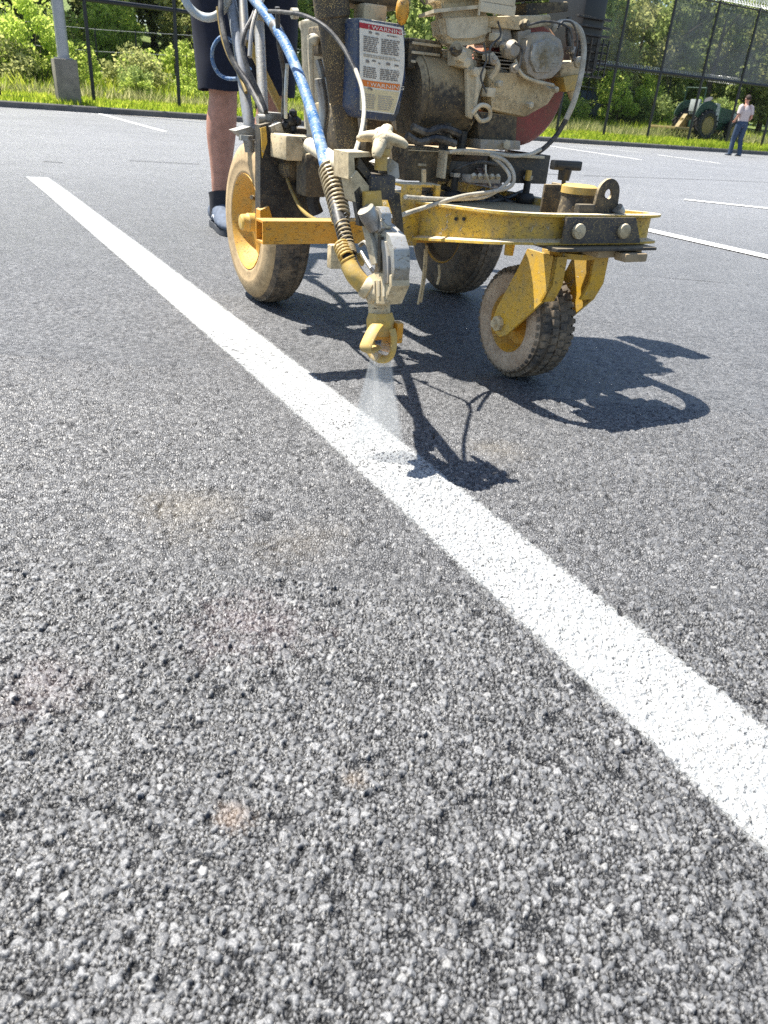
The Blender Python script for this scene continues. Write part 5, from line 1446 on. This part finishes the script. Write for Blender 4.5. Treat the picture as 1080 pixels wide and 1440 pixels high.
def trunk_mesh(h, r, rx):
    mb = MB()
    top = Vector((rg_.uniform(-.3, .3), rg_.uniform(-.3, .3), h))
    mb.tube([Vector((0, 0, -.3)), Vector((0, 0, h * .3)), top * .6 + Vector((0, 0, 0)), top], [r * 1.25, r, r * .7, r * .25], 9, 3)
    for k in range(6):
        a = k * 2.4; z = h * (.35 + .09 * k)
        mb.tube([Vector((0, 0, z)), Vector((math.cos(a) * rx * .4, math.sin(a) * rx * .4, z + h * .12)), Vector((math.cos(a) * rx * .75, math.sin(a) * rx * .75, z + h * .2))], [r * .45, r * .3, r * .08], 6, 2)
    return mb
tree_kinds = []
for i, (h, rx, cnt, cl, mat) in enumerate(((9.5, 2.6, 7000, 46, 'leaf_dark'), (8.0, 2.3, 6500, 42, 'leaf_dark'), (7.0, 2.2, 6000, 40, 'leaf_olive'), (10.5, 2.9, 8000, 50, 'leaf_dark'))):
    tm = trunk_mesh(h * .85, .14, rx)
    o = tm.build('trunk', 'bark', smooth=60); tme = o.data; D.objects.remove(o)
    cme = leaf_mesh('crown', crown_points(cnt, cl, rx, h * .47, h * .53, rx * .34), 1, .15, mat)
    tree_kinds.append((tme, cme, h))
bush_kinds = []
for i, (h, rx, cnt, cl, mat) in enumerate(((1.6, 1.1, 2600, 22, 'leaf_bright'), (2.4, 1.2, 3000, 24, 'leaf_bright'), (1.4, 1.3, 2400, 20, 'leaf_olive'), (2.0, 1.2, 2600, 22, 'leaf_dark'))):
    st = MB()
    for k in range(5):
        a = k * 1.26
        st.tube([Vector((0, 0, -.1)), Vector((math.cos(a) * rx * .3, math.sin(a) * rx * .3, h * .4)), Vector((math.cos(a) * rx * .5, math.sin(a) * rx * .5, h * .75))], [.03, .022, .008], 6, 2)
    o = st.build('stem', 'bark', smooth=60); sme = o.data; D.objects.remove(o)
    bush_kinds.append((sme, leaf_mesh('foliage', crown_points(cnt, cl, rx, h * .5, h * .5, rx * .36), 1, .085, mat), h))
def plant(kinds, k, s, d, sc, name, label, cat, group, pn):
    r = empty(name, kp(s, d, hz(s, d)), rg_.uniform(0, 6.28))
    tag(r, label, cat, group)
    for nm, me in zip(pn, kinds[k][:2]):
        o = D.objects.new(nm, me); C.objects.link(o); o.parent = r
    r.scale = (sc * rg_.uniform(.9, 1.1), sc * rg_.uniform(.9, 1.1), sc)
    return r
rt = random.Random(5)
for s in np.arange(-10, 46, 2.6):                     # front row of the wood, then two more behind
    for row, d0 in enumerate((17, 22.5, 28)):
        s2 = s * (1 + .12 * row) + rt.uniform(-.9, .9)
        d = d0 + rt.uniform(-1.2, 1.2) - (5.5 if s > 17 else 0)
        k = rt.choice((0, 1, 2, 3))
        lab = ('tall dark green tree of the wood behind the fence', 'tree of the wood, olive leaves and loose crown')[k == 2]
        plant(tree_kinds, k, s2, d, rt.uniform(.85, 1.1) * (.88 if s2 > 23 else 1), 'tree', lab, 'tree', 'trees of the wood' if k != 2 else 'olive trees of the wood', ('trunk', 'crown'))
bl = {0: 'low bright green bush on the slope behind the fence', 1: 'tall bright green bush on the slope behind the fence', 2: 'olive green scrub bush on the slope behind the fence', 3: 'dark green bush on the slope behind the fence'}
for i in range(74):
    s = rt.uniform(-5, 38); d = rt.uniform(5.5, 15.5) if s < 15 else rt.uniform(9.0, 13)
    k = rt.choice((0, 0, 1, 1, 2, 3)) if s < 15 else rt.choice((0, 1, 2, 3, 3))
    plant(bush_kinds, k, s, d, rt.uniform(.55, 1.05) * (1 if d > 8 else .6), 'bush', bl[k], 'bush', bl[k] + ' group', ('stem', 'foliage'))

# grass and weeds
def blades(name, rects, count, hgt, wid, mat, label, cat):
    k = count
    tot = sum((b1 - a1) * (d1 - c1) for a1, b1, c1, d1 in rects)
    S, Dd = [], []
    for a1, b1, c1, d1 in rects:
        j = int(k * (b1 - a1) * (d1 - c1) / tot)
        S.append(rg_.uniform(a1, b1, j)); Dd.append(rg_.uniform(c1, d1, j))
    S, Dd = np.concatenate(S), np.concatenate(Dd)
    Zb = np.array([hz(s, d) for s, d in zip(S, Dd)])
    P = np.array([KA.x, KA.y, 0]) + S[:, None] * np.array([kd.x, kd.y, 0]) + Dd[:, None] * np.array([kn.x, kn.y, 0]); P[:, 2] = Zb - .01
    an = rg_.uniform(0, 6.28, len(S)); w = wid * rg_.uniform(.6, 1.3, len(S)); h = hgt * rg_.uniform(.4, 1.3, len(S)) * (.6 + .8 * vnoise(P[:, 0], P[:, 1], .8, 5))
    dx = np.stack([np.cos(an) * w, np.sin(an) * w, np.zeros(len(S))], 1)
    ln = rg_.normal(0, .35, (len(S), 2)) * h[:, None]
    top = P + np.stack([ln[:, 0], ln[:, 1], h], 1)
    v = np.stack([P - dx, P + dx, top], 1).reshape(-1, 3)
    me = np_mesh(name, v, np.arange(len(v)).reshape(-1, 3), mat, smooth=False)
    at = me.attributes.new('leaf', 'FLOAT', 'POINT'); at.data.foreach_set('value', np.repeat(rg_.uniform(0, 1, len(S)), 3).astype(np.float32))
    return tag(new_obj(name, me), label, cat, kind='stuff')
blades('grass', [(-6, 40, .2, 6)], 60000, .13, .022, 'grass_blade', 'bright mown grass strip between kerb and fence', 'grass')
blades('weeds', [(-6, 18, 4.0, 5.2), (18, 40, 3, 5.5)], 16000, .38, .022, 'weed_pale', 'pale tall weeds growing behind the fence', 'weeds')
blades('rough_grass', [(-8, 18, 6, 16), (18, 40, 5, 10)], 30000, .40, .035, 'grass_blade', 'rough grass covering the slope', 'rough grass')

# ------------------------------------------------------------------ tall black fence
m, n, b, out = nodes_of('chain_link')
tc = N(n, 'ShaderNodeTexCoord').outputs['Object']
sp = N(n, 'ShaderNodeSeparateXYZ'); n.links.new(tc, sp.inputs[0])
fs = []
for sgn in (1, -1):
    a = N(n, 'ShaderNodeMath', operation='MULTIPLY_ADD'); n.links.new(sp.outputs[2], a.inputs[0]); a.inputs[1].default_value = sgn; n.links.new(sp.outputs[0], a.inputs[2])
    c = N(n, 'ShaderNodeMath', operation='MULTIPLY'); n.links.new(a.outputs[0], c.inputs[0]); c.inputs[1].default_value = 1 / .078
    f = N(n, 'ShaderNodeMath', operation='FRACT'); n.links.new(c.outputs[0], f.inputs[0])
    l = N(n, 'ShaderNodeMath', operation='LESS_THAN'); n.links.new(f.outputs[0], l.inputs[0]); l.inputs[1].default_value = .055
    fs.append(l)
mxn = N(n, 'ShaderNodeMath', operation='MAXIMUM'); n.links.new(fs[0].outputs[0], mxn.inputs[0]); n.links.new(fs[1].outputs[0], mxn.inputs[1])
b.inputs['Base Color'].default_value = (.012, .013, .015, 1); b.inputs['Roughness'].default_value = .5
n.links.new(mxn.outputs[0], b.inputs['Alpha'])
def netmat(name, cov):
    m, n, b, out = nodes_of(name)
    n.nodes.remove(b)
    d = N(n, 'ShaderNodeBsdfDiffuse'); d.inputs[0].default_value = (.11, .125, .145, 1)
    t = N(n, 'ShaderNodeBsdfTranslucent'); t.inputs[0].default_value = (.11, .125, .145, 1)
    tr = N(n, 'ShaderNodeBsdfTransparent')
    mx = N(n, 'ShaderNodeMixShader'); mx.inputs[0].default_value = .5; n.links.new(d.outputs[0], mx.inputs[1]); n.links.new(t.outputs[0], mx.inputs[2])
    m2 = N(n, 'ShaderNodeMixShader')
    tc = N(n, 'ShaderNodeTexCoord').outputs['Object']
    r_ = ramp(n, noise(n, .7, 3, .5, tc).outputs[0], [(.35, cov - .12), (.65, cov + .12)])
    n.links.new(r_.outputs[0], m2.inputs[0]); n.links.new(tr.outputs[0], m2.inputs[1]); n.links.new(mx.outputs[0], m2.inputs[2]); n.links.new(m2.outputs[0], out.inputs[0])
netmat('net_light', .16); netmat('net_dense', .5)
FD = 2.0; SP = 2.28; FS0 = .18
fence = empty('fence', kp(0, FD, 0), kang)
tag(fence, 'tall black chain-link fence with posts and middle rail behind the kerb', 'fence')
def fl(s, d, z): return Vector((s, d - FD, z))          # fence-local
RZ, TZ = 2.36, 4.8
smin, smax = -6, 19
for k in range(smin, smax + 1):
    s = FS0 + SP * k
    r_ = .05
    MB().cyl(fl(s, FD, hz(s, FD) - .2), fl(s, FD, TZ + .06), r_, n=10).sphere(fl(s, FD, TZ + .06), .04, 1).build('post', 'fence_black', fence)
for k in range(smin, smax):
    a, c = FS0 + SP * k, FS0 + SP * (k + 1)
    for z, rr in ((RZ, .055), (TZ, .03)):
        MB().cyl(fl(a + .034, FD, z), fl(c - .034, FD, z), rr, n=8).build('rail', 'fence_black', fence)
    MB().cyl(fl(a + .034, FD, hz(a, FD) + .06), fl(c - .034, FD, hz(c, FD) + .06), .006, n=5).build('bottom_wire', 'fence_black', fence)
    mb = MB()
    mb._add([fl(a, FD + .04, hz(a, FD) + .02), fl(c, FD + .04, hz(c, FD) + .02), fl(c, FD + .04, TZ), fl(a, FD + .04, TZ)], [(0, 1, 2, 3)])
    mb.build('mesh_panel', 'chain_link', fence, smooth=0)
    if k >= 8:
        mb = MB()
        mb._add([fl(a + .03, FD + .06, RZ + .02), fl(c - .03, FD + .06, RZ + .02), fl(c - .03, FD + .06, TZ - .02), fl(a + .03, FD + .06, TZ - .02)], [(0, 1, 2, 3)])
        mb.build('netting', 'net_dense' if k >= 10 else 'net_light', fence, smooth=0)
# coils of bright wire along the top of the right-hand bays
def coil(parent, a, c, d, z, r, name='wire_coil'):
    k = int((c - a) / .16) * 12
    pts = [Vector((a + (c - a) * i / k, d + r * math.cos(i * math.pi / 6), z + r * math.sin(i * math.pi / 6))) for i in range(k + 1)]
    MB().tube(pts, .014, 4).build(name, 'bright_wire', parent, smooth=0)
plain('bright_wire', (.72, .72, .70), .35, .5)
for k in range(9, 16):
    coil(fence, FS0 + SP * k, FS0 + SP * (k + 1), 0, TZ + .36, .28)
# lower wire fence further up the slope
f2 = empty('wire_fence', kp(0, 10, 0), kang)
tag(f2, 'low wire fence with thin dark posts on the slope behind the tall fence', 'fence')
pts2 = [-4 + 1.35 * k for k in range(26)]
for s in pts2:
    MB().cyl(Vector((s, 0, hz(s, 10) - .1)), Vector((s + .03 * math.sin(s * 7), 0, hz(s, 10) + 1.75)), .028, n=8).build('post', 'fence_black', f2)
for a, c in zip(pts2[:-1], pts2[1:]):
    for dz in (.45, 1.05, 1.7):
        MB().cyl(Vector((a, -.03, hz(a, 10) + dz)), Vector((c, -.03, hz(c, 10) + dz)), .009, n=5).build('wire', 'pole_grey', f2)

_, zc = s_at(985, 108, 10)
for i in range(6):
    coil(f2, 24 + 2.7 * i, 26.7 + 2.7 * i, 0, zc, .16)
    MB().cyl(Vector((24 + 2.7 * i, 0, hz(24 + 2.7 * i, 10) - .1)), Vector((24 + 2.7 * i, 0, zc + .1)), .028, n=8).build('post', 'fence_black', f2)
# lamp post on a concrete block
s, z = s_at(96, 137, 1.0)
lp = empty('lamp_post', kp(s, 1.0, hz(s, 1.0)), kang)
tag(lp, 'round grey lamp post on a square concrete block behind the kerb', 'lamp post')
MB().box((-.27, -.27, -.3), (.27, .27, .98), .03).build('concrete_block', 'concrete', lp)
MB().lathe([(.98, .14), (.982, .22), (1.01, .22), (1.012, .14), (4, .125), (9.2, .09)], (0, 0, 0), (0, 0, 1), 20).build('pole', 'pole_grey', lp)
MB().tube([(0, 0, 9.1), (0, -.4, 9.35), (0, -1.1, 9.4)], [.06, .05, .045], 10, 4).build('arm', 'pole_grey', lp)
MB().box((-.16, -1.75, 9.34), (.16, -1.05, 9.46), .03).build('lamp_head', 'pole_grey', lp)

# ------------------------------------------------------------------ tractor parked behind the fence
sa, _ = s_at(928, 190, 3.9)
trc = empty('tractor', kp(sa + 2.7, 3.9, hz(sa + 2.7, 3.9)), kang)
trc.scale = (1.04, 1.04, 1.04)
tag(trc, 'green compact tractor with pale hood and yellow front blade behind the fence', 'tractor')
def twheel(x, y, r, w):
    o = Vector((x, y, r))
    h = MB().lathe([(-w * .5, r * .15), (-w * .4, r * .5), (-w * .5, r * .58), (w * .5, r * .58), (w * .4, r * .5), (w * .5, r * .15)], o, (0, 1, 0), 24).build('wheel', 'tractor_yellow', trc)
    MB().lathe([(-w * .45, r * .56), (-w * .55, r * .8), (-w * .42, r * .95), (0, r), (w * .42, r * .95), (w * .55, r * .8), (w * .45, r * .56)], o, (0, 1, 0), 28, cap=False).build('tyre', 'black_rubber', h)
    lu = MB()
    for k in range(18):
        for sg_ in (-1, 1):
            M = Matrix.Translation(o) @ Matrix.Rotation(2 * math.pi * (k + .25 * sg_) / 18, 4, 'Y') @ Matrix.Translation((0, sg_ * w * .26, r * .98)) @ Matrix.Rotation(sg_ * .7, 4, 'Z')
            lu.box((-.02, -w * .3, -.02), (.02, w * .3, .03), 0, M)
    lu.build('lug', 'black_rubber', h, smooth=0)
for yy in (-.55, .55):
    twheel(-.75, yy, .58, .32); twheel(1.05, yy * .9, .42, .24)
MB().box((-.9, -.25, .45), (1.3, .25, .75), .05).build('chassis', 'tractor_green', trc)
MB().prism([Vector((.25, -.33, .72)), Vector((1.55, -.33, .70)), Vector((1.58, -.33, .95)), Vector((1.3, -.33, 1.20)), Vector((.25, -.33, 1.30))], (0, .66, 0)).build('hood', 'tractor_green', trc, smooth=30)
MB().box((1.0, -.34, .9), (1.5, .34, 1.12), .03).build('grille', 'tractor_white', trc)
MB().prism([Vector((-.20, -.36, .62)), Vector((.22, -.36, .62)), Vector((.10, -.36, 1.42)), Vector((-.12, -.36, 1.42))], (0, .72, 0)).build('dash_panel', 'tractor_white', trc, smooth=30)
for yy in (-.55, .55):
    MB().tube([Vector((-1.30, yy, .85)), Vector((-1.15, yy, 1.15)), Vector((-.75, yy, 1.28)), Vector((-.35, yy, 1.15))], [(.04, .2)] * 4, 10, 4).build('fender', 'tractor_green', trc, smooth=50)
MB().box((-.95, -.25, .95), (-.5, .25, 1.05), .03).box((-1.02, -.25, 1.05), (-.92, .25, 1.5), .03).build('seat', 'tractor_white', trc)
MB().tube([Vector((-.1, 0, 1.35)), Vector((-.25, 0, 1.5))], .02, 8).lathe([(0, .18), (.02, .2), (.04, .18)], Vector((-.27, 0, 1.5)), (-.6, 0, .8), 20).build('steering_wheel', 'black_plastic', trc)
MB().tube([Vector((-1.1, -.5, .9)), Vector((-1.1, -.5, 1.9)), Vector((-1.1, .5, 1.9)), Vector((-1.1, .5, .9))], .03, 8).build('roll_bar', 'tractor_green', trc)
MB().box((-1.5, -.7, .35), (-2.6, .7, .46), .03).box((-1.3, -.06, .4), (-1.6, .06, .8), .02).prism([Vector((-1.45, -.1, .42)), Vector((-1.8, -.1, .42)), Vector((-1.4, -.1, .95))], (0, .2, 0)).build('mower_deck', 'tractor_yellow', trc)

# small dark blue car standing further back, seen past the engine
sc_, _ = s_at(797, 180, 12)
car = empty('parked_car', kp(sc_, 12, hz(sc_, 12)), kang + R(70))
tag(car, 'dark blue car parked on the grass behind the fence, partly hidden by the engine', 'car')
body = [(-1.9, .35), (1.9, .35), (2.0, .6), (1.85, .85), (.95, .98), (.35, 1.42), (-1.2, 1.45), (-1.75, 1.0), (-2.0, .9)]
mb = MB().prism([Vector((x, -.82, z)) for x, z in body], (0, 1.64, 0))
bmesh.ops.bevel(mb.bm, geom=mb.bm.edges[:], offset=.06, segments=2, affect='EDGES')
mb.build('body', 'car_blue', car)
MB().prism([Vector((.98, -.72, 1.0)), Vector((.42, -.66, 1.40)), Vector((.42, .66, 1.40)), Vector((.98, .72, 1.0))], (.03, 0, .04)).build('windscreen', 'glass_dark', car, smooth=0)
for yy in (-.835, .835):
    MB().prism([Vector((.8, yy, 1.0)), Vector((.32, yy, 1.36)), Vector((-1.1, yy, 1.38)), Vector((-1.5, yy, 1.0))], (0, .02 * (1 if yy > 0 else -1), 0)).build('side_window', 'glass_dark', car, smooth=0)
    for xx in (-1.25, 1.25):
        w_ = MB().lathe([(-.09, .10), (-.09, .21), (.09, .21), (.09, .10)], Vector((xx, yy * .92, .32)), (0, 1, 0), 20).build('wheel', 'pole_grey', car)
        MB().lathe([(-.10, .2), (-.11, .29), (-.08, .32), (.08, .32), (.11, .29), (.10, .2)], Vector((xx, yy * .92, .32)), (0, 1, 0), 24, cap=False).build('tyre', 'black_rubber', w_)
    MB().sphere(Vector((1.93, yy * .72, .72)), .12, 2, (.5, 1.2, .7)).build('headlight', 'tractor_white', car)
